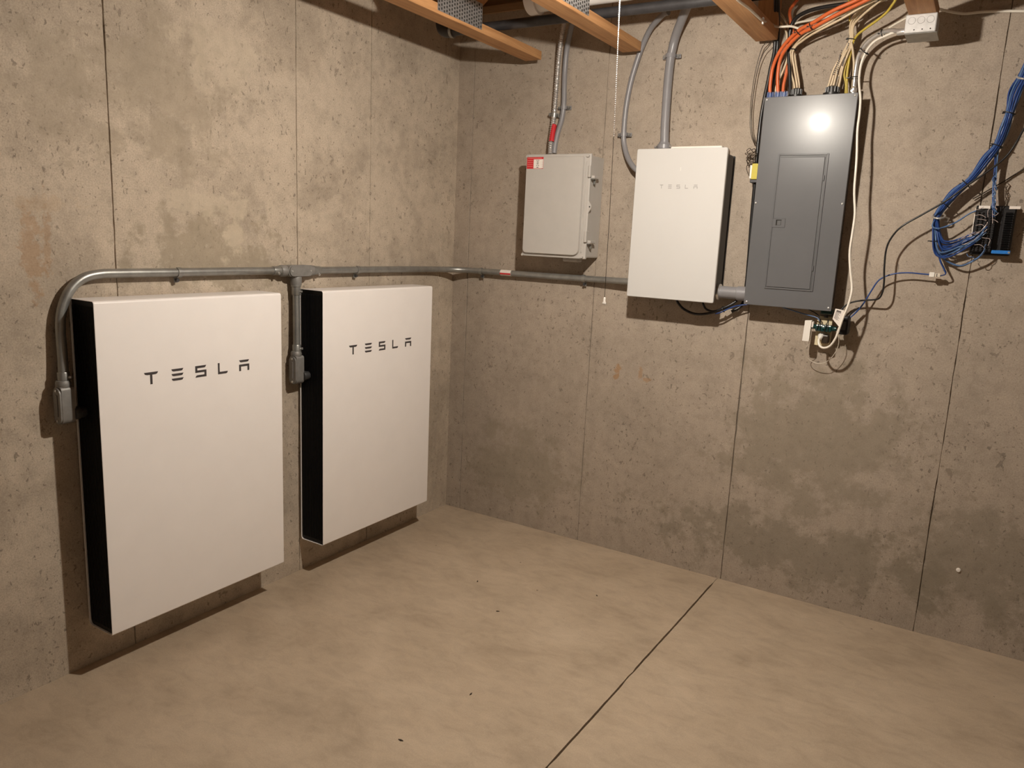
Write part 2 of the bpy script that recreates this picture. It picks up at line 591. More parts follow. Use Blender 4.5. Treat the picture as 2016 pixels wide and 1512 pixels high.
# sill plates, rim boards, subfloor
struct('trim_1', MB().box((-0.02, -0.005, RZ), (RX, 0.13, RZ + 0.04), 0.003), 'wood_dark')
struct('trim_2', MB().box((-0.02, 0.06, RZ + 0.04), (RX, 0.10, RZ + 0.22)), 'wood_dark')
struct('trim_3', MB().box((-0.14, RY, RZ), (0.005, 0.0, RZ + 0.04), 0.003), 'wood_dark')
struct('trim_4', MB().box((-0.11, RY, RZ + 0.04), (-0.07, 0.1, RZ + 0.22)), 'wood_dark')
struct('ceiling', MB().box((-0.25, RY - 0.1, RZ + 0.20), (RX + 0.1, 0.2, RZ + 0.23)), 'wood_dark')

# ------------------------------------------------------------------ open-web floor trusses
ZB = 2.42


def plate_mb(x, y0, y1, z0, z1, side):
    """Toothed connector plate; its punched slots stand out in rows."""
    mb = MB()
    mb.box((x, y0, z0), (x + side * 0.0012, y1, z1))
    ny = max(3, int((y1 - y0) / 0.017))
    nz = max(3, int((z1 - z0) / 0.013))
    slots = MB()
    for i in range(ny):
        yy = y0 + (i + 0.5) * (y1 - y0) / ny
        for k in range(nz):
            zz = z0 + (k + 0.5 + (0.25 if i % 2 else -0.15)) * (z1 - z0) / nz
            if zz + 0.005 > z1 or zz - 0.004 < z0:
                continue
            a = x + side * 0.0012
            slots.box((a, yy - 0.0035, zz - 0.0042), (a + side * 0.0008, yy + 0.0035, zz + 0.0042))
    return mb, slots


def truss(x0, yend, label, plate_at, web_tops, lamp=False):
    x1 = x0 + 0.089
    t = thing('floor_truss', label, 'truss', (x0, yend, ZB))
    t['group'] = 'floor trusses overhead'
    obj('bottom_chord', MB().box((x0, RY, ZB), (x1, yend, ZB + 0.039), 0.0015), 'wood', t)
    obj('top_chord', MB().box((x0, RY, RZ + 0.161), (x1, 0.055, RZ + 0.199), 0.0015), 'wood', t)
    obj('end_block', MB().box((x0, -0.005, RZ + 0.041), (x1, 0.05, RZ + 0.16), 0.0015), 'wood_web', t)
    zc, zt = ZB + 0.039, RZ + 0.161
    for (ya, yb) in web_tops:
        L = Vector((0, yb - ya, zt - zc))
        d = L.normalized()
        nrm = Vector((0, -d.z, d.y)) * 0.019
        a, b = Vector((x0 + 0.002, ya, zc - 0.003)), Vector((x0 + 0.002, yb, zt + 0.003))
        obj('web', MB().prism([a - nrm, a + nrm, b + nrm, b - nrm], (0.085, 0, 0)), 'wood_web', t)
    for (y0, y1, zlo, zhi) in plate_at:
        mb, sl = plate_mb(x1, y0, y1, zlo, zhi, 1)
        p = obj('connector_plate', mb, 'zinc_plate', t, False)
        s = obj('tooth_slots', sl, 'dark_hole', p, False)
        s['kind'] = 'stuff'
    return t


def webs(start, n):
    out = []
    y = start
    for i in range(n):
        out.append((y - 0.03, y - 0.50) if i % 2 == 0 else (y + 0.03, y + 0.50))
        if i % 2 == 1:
            y -= 1.06
    return out


def fan(j):
    r = []
    y = j
    while y > RY + 0.7:
        r += [(y + 0.05, y + 0.50), (y - 0.05, y - 0.50)]
        y -= 1.06
    return r


def plates(y):
    return [(y - 0.155, y + 0.155, ZB + 0.012, ZB + 0.115), (y - 0.155 - 1.06, y + 0.155 - 1.06, ZB + 0.012, ZB + 0.115)]


truss(0.470, -0.098, 'wooden floor truss nearest the left wall, its bottom chord ending over the corner', plates(-0.77), fan(-0.77))
truss(0.982, -0.092, 'wooden floor truss ending above the gap between grey enclosure and white gateway', plates(-0.78), fan(-0.78))
truss(1.577, -0.070, 'wooden floor truss carrying the lamp, ending left of the orange cables', plates(-0.80), fan(-0.80) + [(-0.075, -0.0751)])
truss(2.165, -0.150, 'wooden floor truss with the square steel junction box under its end', plates(-0.92), fan(-0.92))

# ------------------------------------------------------------------ ceiling lamps: main bulb and an added fill bulb
def lamp(loc, label, bulbmat, zmount):
    x, y, z = loc
    t = thing('ceiling_lamp', label, 'lamp', (x, y, zmount))
    obj('lamp_base', MB().lathe((x, y, zmount), (0, 0, -1), [(0.056, 0.0), (0.058, 0.008), (0.05, 0.022), (0.028, 0.034), (0.024, 0.062)], 24), 'porcelain', t)
    obj('socket', MB().lathe((x, y, zmount - 0.060), (0, 0, -1), [(0.0135, 0), (0.0135, 0.022)], 16), 'bright', t)
    obj('bulb_neck', MB().lathe((x, y, zmount - 0.080), (0, 0, -1), [(0.013, 0.0), (0.016, 0.008), (0.024, 0.025), (0.0292, 0.042)], 20), 'porcelain', t)
    obj('bulb', MB().lathe((x, y, zmount - 0.1225), (0, 0, -1), [(0.0292, 0.0), (0.030, 0.004), (0.0285, 0.014), (0.0235, 0.024), (0.015, 0.031), (0.005, 0.0338)], 24), bulbmat, t)
    return t


lamp((LAMP_POS[0], LAMP_POS[1], 0), 'bare bulb in a porcelain pull-chain lampholder under the truss above the pull cord', 'bulb', ZB)
lamp((4.35, -5.3, 0), 'added fill bulb in a porcelain lampholder far behind the camera, unseen', 'bulb_fill', ZB)  # unseen bulb added only as fill, to lift the shadows and left wall

# pull chain with cord and bell
pc = thing('pull_chain', 'thin ball chain and cord with a white bell hanging left of the white gateway', 'pull chain', (1.575, -1.43, 2.36))
beads = MB()
A, B = Vector((1.572, -1.43, 2.365)), Vector((1.586, -1.43, 1.86))
nb = 100
pts, rad = [], []
for i in range(nb):
    for s, rr in ((0.0, 0.0006), (0.3, 0.0017), (0.7, 0.0017)):
        pts.append(A.lerp(B, (i + s) / nb))
        rad.append(rr)
beads.tube(pts, 0.001, 6, True, rad)
obj('chain', beads, 'bright', pc)
obj('cord', MB().tube([B, (1.590, -1.43, 1.634), (1.592, -1.43, 1.405)], 0.0008, 5), 'brown_wire', pc)
obj('pull_bell', MB().lathe((1.592, -1.43, 1.409), (0, 0, -1), [(0.0018, 0), (0.003, 0.003), (0.0033, 0.011), (0.0055, 0.017), (0.0055, 0.021)], 14), 'white_plastic', pc)

# ------------------------------------------------------------------ home batteries on the left wall
GAP, PD, PW_, PH = 0.015, 0.140, 0.757, 1.148


def round_poly(x0, z0, x1, z1, radii, n=6):
    """corners in order: (x0,z0) (x1,z0) (x1,z1) (x0,z1)."""
    cs = [(x0, z0, 1, 1, math.pi), (x1, z0, -1, 1, 1.5 * math.pi), (x1, z1, -1, -1, 0.0), (x0, z1, 1, -1, 0.5 * math.pi)]
    out = []
    for (cx, cz, sx, sz, a0), r in zip(cs, radii):
        for k in range(n + 1):
            a = a0 + 0.5 * math.pi * k / n
            out.append((cx + sx * r + r * math.cos(a), cz + sz * r + r * math.sin(a)))
    return out


LETTERS = {
    'T': [[(0, 1), (1, 1), (0.93, 0.84), (0.80, 0.79), (0.20, 0.79), (0.07, 0.84)], [(0.42, 0.79), (0.58, 0.79), (0.58, 0), (0.42, 0)]],
    'E': [[(0, 1), (1, 1), (0.9, 0.83), (0.8, 0.80), (0.16, 0.80), (0.06, 0.85)], [(0, 0.60), (1, 0.60), (0.9, 0.43), (0.8, 0.40), (0.16, 0.40), (0.06, 0.45)], [(0, 0.20), (1, 0.20), (0.9, 0.03), (0.8, 0), (0.16, 0), (0.06, 0.05)]],
    'S': [[(0.0, 1), (1, 1), (0.90, 0.83), (0.8, 0.80), (0.18, 0.80), (0.18, 0.6), (1, 0.6), (1, 0), (0, 0), (0.08, 0.15), (0.2, 0.19), (0.82, 0.19), (0.82, 0.41), (0, 0.41)]],
    'L': [[(0, 1), (0.17, 1), (0.17, 0.20), (1, 0.20), (0.94, 0.05), (0.84, 0), (0, 0)]],
    'A': [[(0, 1), (1, 1), (0.9, 0.83), (0.8, 0.80), (0.2, 0.80), (0.1, 0.83)], [(0, 0.60), (1, 0.60), (1, 0), (0.82, 0), (0.82, 0.40), (0.18, 0.40), (0.18, 0), (0, 0)]],
}


def letter_mb(ch, origin, du, dv, out, wd, ht, thick):
    mb = MB()
    o, du, dv, out = Vector(origin), Vector(du), Vector(dv), Vector(out)
    for poly in LETTERS[ch]:
        mb.prism([o + du * (a * wd) + dv * (b * ht) for a, b in poly], out * thick)
    return mb


def battery(y0, z0, label):
    t = thing('home_battery', label, 'battery unit', (GAP, y0, z0), 'home batteries on the left wall')
    x0, x1, z1, y1 = GAP, GAP + PD, z0 + PH, y0 + PW_
    rad_o = [0.016, 0.007, 0.010, 0.008]
    th = 0.0020
    loops = []
    outer = round_poly(x0, z0, x1, z1, rad_o)
    c = 0.0018
    mid = round_poly(x0 + c * 0.5, z0 + c * 0.5, x1 - c * 0.5, z1 - c * 0.5, [r - c * 0.4 for r in rad_o])
    inner = round_poly(x0 + th, z0 + th, x1 - th, z1 - th, [max(0.002, r - th) for r in rad_o])
    mb = MB()
    seq = [(y0 + 0.03, inner), (y0 + 0.0005, inner), (y0, mid), (y0 + c, outer), (y1 - c, outer), (y1, mid), (y1 - 0.0005, inner), (y1 - 0.03, inner)]
    rings = [[mb.bm.verts.new((a, y, b)) for a, b in poly] for y, poly in seq]
    n = len(outer)
    for A_, B_ in zip(rings, rings[1:]):
        for k in range(n):
            mb.bm.faces.new((A_[k], A_[(k + 1) % n], B_[(k + 1) % n], B_[k]))
    obj('shell', mb, 'white_shell', t, True, 8)
    core = MB().prism([(a, y0 + 0.007, b) for a, b in round_poly(x0 + th + .0005, z0 + th + .0005, x1 - th - .0005, z1 - th - .0005, [max(0.002, r - th) for r in rad_o])], (0, PW_ - 0.014, 0))
    obj('side_panel', core, 'black_side', t)
    fins = MB()
    for i in range(16):
        xx = x0 + 0.010 + i * (PD - 0.022) / 15
        for ys in (y0 + 0.0022, y1 - 0.0102):
            fins.box((xx, ys, z0 + 0.02), (xx + 0.0028, ys + 0.008, z1 - 0.02))
    f = obj('cooling_fins', fins, 'black_side', t, False)
    f['kind'] = 'stuff'
    br = MB()
    for yy in (y0 + 0.12, y1 - 0.20):
        br.box((0.0005, yy, z0 + 0.10), (x0 + 0.001, yy + 0.08, z1 - 0.05))
    obj('mounting_bracket', br, 'galv', t, False)
    for ch, a, b in (('T', 0.159, 0.211), ('E', 0.262, 0.309), ('S', 0.357, 0.403), ('L', 0.453, 0.496), ('A', 0.548, 0.595)):
        obj('letter', letter_mb(ch, (x1, y0 + a, z0 + 0.857), (0, 1, 0), (0, 0, 1), (1, 0, 0), b - a, 0.042, 0.0007), 'logo', t, False)
    return t


B1Y, B2Y, BZ = -2.125, -1.1415, 0.1615
battery(B1Y, BZ, 'white wall battery with black sides, the one nearest the camera')
battery(B2Y, BZ, 'white wall battery with black sides, the one nearest the room corner')

# ------------------------------------------------------------------ steel conduit run
R_EMT = 0.0155


def arc_path(*pts):
    return spline(pts, 8)


def hub(mb, p, d, L=0.028, r=0.021):
    p, d = Vector(p), Vector(d).normalized()
    mb.lathe(p, d, [(r * 1.0, 0), (r * 1.08, L * 0.15), (r * 1.08, L * 0.7), (r * 0.96, L)], 18)


def setscrew(parent, p, d, side):
    """Set-screw connector: sleeve with a screw head standing off to the side."""
    p, d, side = Vector(p), Vector(d).normalized(), Vector(side).normalized()
    mb = MB().lathe(p, d, [(0.0215, 0), (0.0215, 0.006), (0.0185, 0.008), (0.0185, 0.040), (0.0175, 0.042)], 18)
    c = obj('connector', mb, 'galv', parent)
    q = p + d * 0.026
    obj('set_screw', MB().cyl(q + side * 0.017, q + side * 0.027, 0.0045, 8), 'bright', c)


# battery 1 riser and bend
ZC = 1.388
c1 = thing('steel_conduit', 'galvanised conduit bending down the wall at the left end of the run', 'conduit', (0.03, -2.172, 1.03))
obj('tube', MB().tube(arc_path((0.042, -2.172, 1.04), (0.036, -2.168, 1.12), (0.030, -2.165, 1.22), (0.030, -2.155, 1.28), (0.030, -2.128, 1.335), (0.030, -2.085, 1.372), (0.030, -2.03, 1.386), (0.030, -1.95, ZC), (0.030, -1.75, ZC), (0.030, -1.5, ZC + 0.001), (0.030, -1.27, ZC + 0.001)), R_EMT, 18), 'galv', c1)
setscrew(c1, (0.041, -2.171, 1.033), (-0.02, 0, 1), (1, 0.6, 0))
setscrew(c1, (0.030, -1.258, ZC + 0.001), (0, -1, 0), (0.8, 0, -0.4))

# tee conduit body
tee = thing('conduit_tee', 'cast tee conduit body where the battery drop leaves the run', 'conduit body', (0.03, -1.175, ZC))
mb = MB()
mb.prism([(0.016, a, b) for a, b in round_poly(-1.235, ZC - 0.024, -1.105, ZC + 0.024, [0.018] * 4, 4)], (0.038, 0, 0))
obj('body', mb, 'cast', tee)
mb = MB()
mb.prism([(0.054, a, b) for a, b in round_poly(-1.232, ZC - 0.022, -1.108, ZC + 0.022, [0.02] * 4, 5)], (0.006, 0, 0))
cv = obj('cover', mb, 'cast', tee)
for yy in (-1.222, -1.118):
    obj('screw', MB().cyl((0.060, yy, ZC), (0.0625, yy, ZC), 0.004, 10), 'bright', cv)
mb = MB()
hub(mb, (0.030, -1.232, ZC), (0, -1, 0), 0.03, 0.023)
obj('hub', mb, 'cast', tee)
mb = MB()
hub(mb, (0.030, -1.108, ZC), (0, 1, 0), 0.03, 0.021)
obj('hub', mb, 'cast', tee)
mb = MB()
hub(mb, (0.034, -1.178, ZC - 0.018), (0, 0, -1), 0.045, 0.022)
obj('hub', mb, 'cast', tee)

# drop to battery 2
c2 = thing('steel_conduit', 'short galvanised conduit dropping from the tee between the two batteries', 'conduit', (0.04, -1.178, 1.05))
obj('tube', MB().tube(arc_path((0.036, -1.180, 1.330), (0.037, -1.180, 1.24), (0.040, -1.182, 1.15), (0.043, -1.185, 1.035)), R_EMT, 18), 'galv', c2)
setscrew(c2, (0.0355, -1.180, 1.327), (0.02, 0, -1), (1, 0.5, 0))
setscrew(c2, (0.043, -1.185, 1.030), (-0.02, 0, 1), (1, 0.5, 0))

# run along to the gateway
c3 = thing('steel_conduit', 'galvanised conduit running from the tee round the room corner to the white gateway', 'conduit', (0.03, -0.6, ZC))
obj('tube', MB().tube(arc_path((0.030, -1.085, ZC), (0.030, -0.8, ZC), (0.029, -0.5, ZC - 0.001), (0.030, -0.27, ZC - 0.003), (0.040, -0.17, ZC - 0.004), (0.070, -0.10, ZC - 0.004), (0.125, -0.055, ZC - 0.004), (0.21, -0.032, ZC - 0.004), (0.33, -0.030, ZC - 0.004), (0.6, -0.030, ZC - 0.004), (0.85, -0.032, ZC - 0.003), (0.98, -0.043, ZC - 0.001), (1.128, -0.055, ZC)), R_EMT, 18), 'galv', c3)
setscrew(c3, (0.030, -1.080, ZC), (0, 1, 0), (0.6, 0, -0.7))
lp = on_back(998, 535, 0.03)
mb = MB().tube([(lp[0] - 0.035, -0.030, ZC - 0.004), (lp[0] + 0.03, -0.030, ZC - 0.004)], R_EMT + 0.0004, 18, False)
ws = obj('label_sticker', MB().tube([(lp[0] - 0.035, -0.030, ZC - 0.004), (lp[0] + 0.032, -0.030, ZC - 0.004)], R_EMT + 0.0005, 18, False), 'label_white', c3)
mb.bm.free()
rb = MB().box((lp[0] - 0.034, -0.0475, ZC - 0.012), (lp[0] + 0.031, -0.0445, ZC - 0.004))
obj('red_stripe', rb, 'red', ws)


def lb_body(y, z, name_label, side_y):
    """Right-angle conduit body: conduit enters the top, the back hub points at the battery side."""
    t = thing('conduit_elbow', name_label, 'conduit body', (0.05, y, z))
    x = 0.047
    w2, d = 0.021, 0.042
    mb = MB().prism([(a, y - 0.019, b) for a, b in round_poly(x - w2, z - 0.062, x + w2, z + 0.062, [0.018, 0.018, 0.012, 0.012], 4)], (0, d, 0))
    obj('body', mb, 'cast', t)
    mb = MB().prism([(a, y - 0.019, b) for a, b in round_poly(x - w2 + .001, z - 0.060, x + w2 - .001, z + 0.058, [0.02] * 4, 5)], (0, -0.006, 0))
    cvr = obj('cover', mb, 'cast', t)
    obj('cover_ridge', MB().box((x - 0.006, y - 0.028, z - 0.036), (x + 0.006, y - 0.0252, z + 0.036), 0.001), 'cast', cvr)
    for dz in (-0.051, 0.049):
        obj('screw', MB().cyl((x, y - 0.025, z + dz), (x, y - 0.028, z + dz), 0.004, 10), 'bright', cvr)
    mb = MB()
    hub(mb, (x - 0.003, y, z + 0.058), (0, 0, 1), 0.022, 0.021)
    obj('hub', mb, 'cast', t)
    mb = MB().lathe((0.060, y + 0.02, z - 0.030), (0, 1, 0), [(0.019, 0), (0.021, 0.006), (0.021, 0.016), (0.018, 0.018), (0.018, side_y - y - 0.02 + 0.002)], 18)
    obj('connector', mb, 'dark_body', t)
    return t


lb_body(-2.176, 0.968, 'grey cast elbow body at the lower end of the leftmost conduit', B1Y + 0.008)
lb_body(-1.190, 0.964, 'grey cast elbow body in the gap between the two batteries', B2Y + 0.008)


def strap(p, axis, up, out, r, mat, label, group=None, two=False):
    """One- or two-hole pipe strap round a tube at p; axis along the tube, out away from the wall, up across."""
    p, axis, up, out = Vector(p), Vector(axis).normalized(), Vector(up).normalized(), Vector(out).normalized()
    t = thing('pipe_strap', label, 'strap', p, group)
    mb = MB()
    w2 = 0.0085
    ro, ri = r + 0.0028, r + 0.0006
    n = 12
    prof = []
    for k in range(n + 1):
        a = math.pi * k / n
        prof.append((math.cos(a), math.sin(a)))
    wall_d = None
    rows = []
    for s in (-w2, w2):
        rows.append(([mb.bm.verts.new(p + axis * s + up * (c_ * ro) + out * (s_ * ro)) for c_, s_ in prof], [mb.bm.verts.new(p + axis * s + up * (c_ * ri) + out * (s_ * ri)) for c_, s_ in prof]))
    (oa, ia), (ob, ib) = rows
    for k in range(n):
        mb.bm.faces.new((oa[k], oa[k + 1], ob[k + 1], ob[k]))
        mb.bm.faces.new((ia[k], ib[k], ib[k + 1], ia[k + 1]))
        mb.bm.faces.new((oa[k], ia[k], ia[k + 1], oa[k + 1]))
        mb.bm.faces.new((ob[k], ob[k + 1], ib[k + 1], ib[k]))
    obj('band', mb, mat, t)
    back = -r
    for sg in ((-1, 1) if two else (-1,)):
        mb = MB()
        a = p + up * (sg * (r + 0.0005)) + out * 0.004
        mb.prism([a + axis * w2, a - axis * w2, a - axis * w2 + up * (sg * 0.003), a + axis * w2 + up * (sg * 0.003)], out * (back - 0.006))
        b = p + up * (sg * (r + 0.001)) + out * (back + 0.002)
        mb.prism([b + axis * w2, b - axis * w2, b - axis * w2 + up * (sg * 0.022), b + axis * w2 + up * (sg * 0.022)], out * -0.003)
        obj('foot', mb, mat, t, False)
        q = p + up * (sg * (r + 0.013)) + out * (back + 0.002)
        obj('bolt', MB().cyl(q - out * 0.006, q + out * 0.011, 0.0066, 8), 'pipe_black' if not two else 'galv', t)
    return t


SG = 'conduit straps on the steel run'
strap((0.030, -1.735, ZC), (0, 1, 0), (0, 0, 1), (1, 0, 0), R_EMT, 'galv', 'galvanised one-hole strap on the conduit above the battery nearest the camera')
strap((0.030, -0.80, ZC), (0, 1, 0), (0, 0, 1), (1, 0, 0), R_EMT, 'galv', 'galvanised one-hole strap on the conduit above the battery nearest the corner')
strap((0.212, -0.032, ZC - 0.004), (1, 0, 0), (0, 0, 1), (0, -1, 0), R_EMT, 'galv', 'galvanised one-hole strap on the conduit just right of the room corner')
strap((0.829, -0.031, ZC - 0.003), (1, 0, 0), (0, 0, 1), (0, -1, 0), R_EMT, 'galv', 'galvanised one-hole strap on the conduit below the grey enclosure')

# ------------------------------------------------------------------ grey enclosure
EX, EZ, EW, EH, ED = 0.538, 1.483, 0.3535, 0.4885, 0.17
en = thing('enclosure_box', 'light grey fibreglass enclosure with a red and white label', 'enclosure', (EX, 0, EZ))
obj('body', MB().box((EX + 0.006, -ED + 0.02, EZ + 0.006), (EX + EW - 0.006, -0.004, EZ + EH - 0.006), 0.006, 2), 'box_grey', en)
obj('lid', MB().box((EX, -ED + 0.011, EZ), (EX + EW, -ED + 0.028, EZ + EH), 0.004, 2), 'box_grey', en)
poly = round_poly(EX + 0.008, EZ + 0.014, EX + 0.322, EZ + EH - 0.012, [0.022, 0.03, 0.012, 0.012], 5)
poly2 = round_poly(EX + 0.011, EZ + 0.017, EX + 0.319, EZ + EH - 0.015, [0.02, 0.028, 0.010, 0.010], 5)
mb = MB()
ra = [mb.bm.verts.new((a, -ED + 0.0115, b)) for a, b in poly]
rb_ = [mb.bm.verts.new((a, -ED - 0.003, b)) for a, b in poly2]
for k in range(len(ra)):
    mb.bm.faces.new((ra[k], ra[(k + 1) % len(ra)], rb_[(k + 1) % len(ra)], rb_[k]))
mb.bm.faces.new(rb_)
obj('raised_door', mb, 'box_grey', en, True, 10)
obj('lid_rib', MB().box((EX + 0.329, -ED + 0.006, EZ + 0.03), (EX + 0.333, -ED + 0.012, EZ + EH - 0.035), 0.001), 'box_grey', en)
for zc in (0.385, 0.085):
    z = EZ + zc
    la = obj('latch', MB().box((EX + EW - 0.008, -ED + 0.000, z - 0.006), (EX + EW + 0.004, -ED + 0.03, z + 0.048), 0.002)
             .box((EX + EW - 0.002, -ED + 0.02, z - 0.010), (EX + EW + 0.018, -ED + 0.075, z + 0.004), 0.002), 'box_grey', en)
    obj('latch_hook', MB().box((EX + EW - 0.004, -ED + 0.018, z - 0.014), (EX + EW + 0.016, -ED + 0.05, z - 0.009)).box((EX + EW + 0.002, -ED + 0.045, z - 0.034), (EX + EW + 0.010, -ED + 0.055, z - 0.010)), 'galv', la)
zt_ = EZ + 0.245
tab = obj('padlock_tab', MB().prism([(EX + EW - 0.002, -ED + 0.012, zt_ - 0.032), (EX + EW + 0.014, -ED + 0.012, zt_ - 0.006), (EX + EW + 0.014, -ED + 0.012, zt_ + 0.006), (EX + EW - 0.002, -ED + 0.012, zt_ + 0.030)], (0, 0.008, 0)), 'box_grey', en)
obj('tab_hole', MB().cyl((EX + EW + 0.006, -ED + 0.0115, zt_), (EX + EW + 0.006, -ED + 0.0205, zt_), 0.0035, 10), 'dark_hole', tab)
for (a, b) in ((0.006, 0.006), (EW - 0.016, 0.010), (EW - 0.014, EH - 0.012), (0.008, EH - 0.010)):
    obj('lid_screw', MB().cyl((EX + a, -ED + 0.012, EZ + b), (EX + a, -ED + 0.002, EZ + b), 0.006, 10), 'box_grey', en)
obj('cable_gland', MB().box((EX + 0.20, -0.10, EZ - 0.018), (EX + 0.285, -0.05, EZ + 0.008), 0.006, 2), 'box_grey', en)
# label
LXA, LXB, LZA, LZB = EX + 0.013, EX + 0.105, EZ + 0.419, EZ + 0.474
yl = -ED - 0.0034
lab = obj('warning_label', MB().box((LXA, yl, LZA), (LXB, yl + 0.0006, LZB)), 'red', en, False)
lab['label'] = 'red and white printed label'
WXA = LXA + 0.038
obj('white_field', MB().box((WXA, yl - 0.0003, LZA + 0.002), (LXB - 0.001, yl + 0.0001, LZB - 0.0105)), 'label_white', lab, False)
ink = MB()
for k in range(5):
    zz = LZB - 0.0150 - k * 0.0083
    segs = [(0.016, 0.021), (0.025, 0.030)] if k in (0, 3) else [(0.017, 0.028)]
    for a, b in segs:
        ink.box((WXA + a, yl - 0.0006, zz - 0.0016), (WXA + b, yl - 0.0002, zz + 0.0016))
    ink.box((LXB - 0.008, yl - 0.0006, zz - 0.0045), (LXB - 0.001, yl - 0.0002, zz - 0.0037))
obj('printed_marks', ink, 'label_ink', lab, False)
pk = MB()
for k in range(4):
    zz = LZB - 0.016 - k * 0.0095
    pk.box((LXA + 0.004, yl - 0.0006, zz - 0.0011), (LXA + 0.034, yl - 0.0002, zz + 0.0011))
pk.box((LXA + 0.004, yl - 0.0006, LZB - 0.0065), (LXB - 0.010, yl - 0.0002, LZB - 0.0040))
obj('printed_lines', pk, 'label_pink', lab, False)

# ------------------------------------------------------------------ white gateway
GX, GZ, GW, GH, GD = 1.119, 1.326, 0.411, 0.660, 0.16
gw = thing('gateway_box', 'white glass-fronted gateway cabinet with pale lettering', 'electrical cabinet', (GX, 0, GZ))
mb = MB()
for (y, ins, rr) in ((-GD + 0.012, 0.0, 0.008), (-GD + 0.002, 0.0, 0.008), (-GD, 0.002, 0.006)):
    pass
poly0 = round_poly(GX, GZ, GX + GW, GZ + GH, [0.007] * 4, 4)
poly1 = round_poly(GX + 0.002, GZ + 0.002, GX + GW - 0.002, GZ + GH - 0.002, [0.006] * 4, 4)
rings = [[mb.bm.verts.new((a, y, b)) for a, b in p] for y, p in ((-GD + 0.014, poly0), (-GD + 0.002, poly0), (-GD, poly1))]
for A_, B_ in zip(rings, rings[1:]):
    for k in range(len(A_)):
        mb.bm.faces.new((A_[k], A_[(k + 1) % len(A_)], B_[(k + 1) % len(A_)], B_[k]))
mb.bm.faces.new(rings[-1])
mb.bm.faces.new(list(reversed(rings[0])))
obj('front_panel', mb, 'white_glass', gw)
obj('body', MB().box((GX + 0.025, -GD + 0.0145, GZ + 0.03), (GX + GW - 0.012, -0.012, GZ + GH - 0.018), 0.012, 3), 'dark_body', gw)
obj('back_plate', MB().box((GX + 0.03, -0.0115, GZ + 0.03), (GX + GW - 0.010, -0.001, GZ + GH - 0.02), 0.003), 'dark_body', gw)
obj('top_cover', MB().box((GX + 0.145, -GD + 0.03, GZ + GH - 0.020), (GX + GW - 0.035, -0.02, GZ + GH + 0.011), 0.003), 'white_plastic', gw)
for ch, a, b in (('T', 0.120, 0.137), ('E', 0.159, 0.177), ('S', 0.198, 0.215), ('L', 0.237, 0.252), ('A', 0.276, 0.294)):
    obj('letter', letter_mb(ch, (GX + a, -GD, GZ + 0.488), (1, 0, 0), (0, 0, 1), (0, -1, 0), b - a, 0.017, 0.0005), 'logo_pale', gw, False)
obj('status_light', MB().box((GX + 0.2105, -GD - 0.0004, GZ + 0.564), (GX + 0.2118, -GD + 0.0001, GZ + 0.579)), 'label_white', gw, False)

# ------------------------------------------------------------------ breaker panel
PX, PZ, PWD_, PHT, PDP = 1.649, 1.330, 0.3595, 0.858, 0.110
pn = thing('breaker_panel', 'tall grey breaker panel with a hinged door in its cover', 'electrical panel', (PX, 0, PZ))
obj('cabinet', MB().box((PX + 0.012, -PDP + 0.006, PZ + 0.010), (PX + PWD_ - 0.010, -0.004, PZ + PHT - 0.010), 0.002), 'panel_dark', pn)
obj('cabinet_flange', MB().box((PX + 0.006, -PDP + 0.022, PZ + 0.006), (PX + PWD_ - 0.004, -PDP + 0.040, PZ + PHT - 0.006), 0.002), 'panel_dark', pn)
obj('cover', MB().box((PX, -PDP, PZ), (PX + PWD_, -PDP + 0.008, PZ + PHT), 0.002, 2), 'panel_grey', pn)


def frame_ring(x0, z0, x1, z1, wd, y, depth):
    mb = MB()
    mb.box((x0, y, z0), (x0 + wd, y + depth, z1), 0.0012)
    mb.box((x1 - wd, y, z0), (x1, y + depth, z1), 0.0012)
    mb.box((x0 + wd, y, z1 - wd), (x1 - wd, y + depth, z1), 0.0012)
    mb.box((x0 + wd, y, z0), (x1 - wd, y + depth, z0 + wd), 0.0012)
    return mb


DX0, DX1, DZ0, DZ1 = PX + 0.081, PX + 0.279, PZ + 0.075, PZ + 0.630
obj('door_frame', frame_ring(DX0, DZ0, DX1, DZ1, 0.006, -PDP - 0.004, 0.0045), 'panel_grey', pn)
dr = obj('door', MB().box((DX0 + 0.0085, -PDP - 0.0045, DZ0 + 0.0085), (DX1 - 0.013, -PDP + 0.001, DZ1 - 0.014), 0.0018, 2), 'panel_grey', pn)
obj('door_shadow_gap', MB().box((DX0 + 0.006, -PDP - 0.0008, DZ0 + 0.006), (DX1 - 0.006, -PDP + 0.001, DZ1 - 0.006)), 'panel_dark', pn)
lt = obj('latch', frame_ring(PX + 0.084, PZ + 0.331, PX + 0.139, PZ + 0.370, 0.004, -PDP - 0.0065, 0.004).box((PX + 0.087, -PDP - 0.0055, PZ + 0.334), (PX + 0.136, -PDP - 0.003, PZ + 0.367)), 'panel_grey', dr)
obj('latch_tab', MB().box((PX + 0.106, -PDP - 0.0075, PZ + 0.341), (PX + 0.122, -PDP - 0.0050, PZ + 0.360), 0.001), 'panel_dark', pn)
obj('latch_slot', MB().box((PX + 0.1005, -PDP - 0.0062, PZ + 0.340), (PX + 0.1055, -PDP - 0.0052, PZ + 0.361)).box((PX + 0.1005, -PDP - 0.0062, PZ + 0.3605), (PX + 0.123, -PDP - 0.0052, PZ + 0.3635)), 'dark_hole', pn)
for hz in (0.533, 0.171):
    obj('hinge', MB().box((PX + 0.2665, -PDP - 0.0060, PZ + hz - 0.011), (PX + 0.2715, -PDP - 0.0005, PZ + hz + 0.011), 0.001), 'panel_grey', pn)
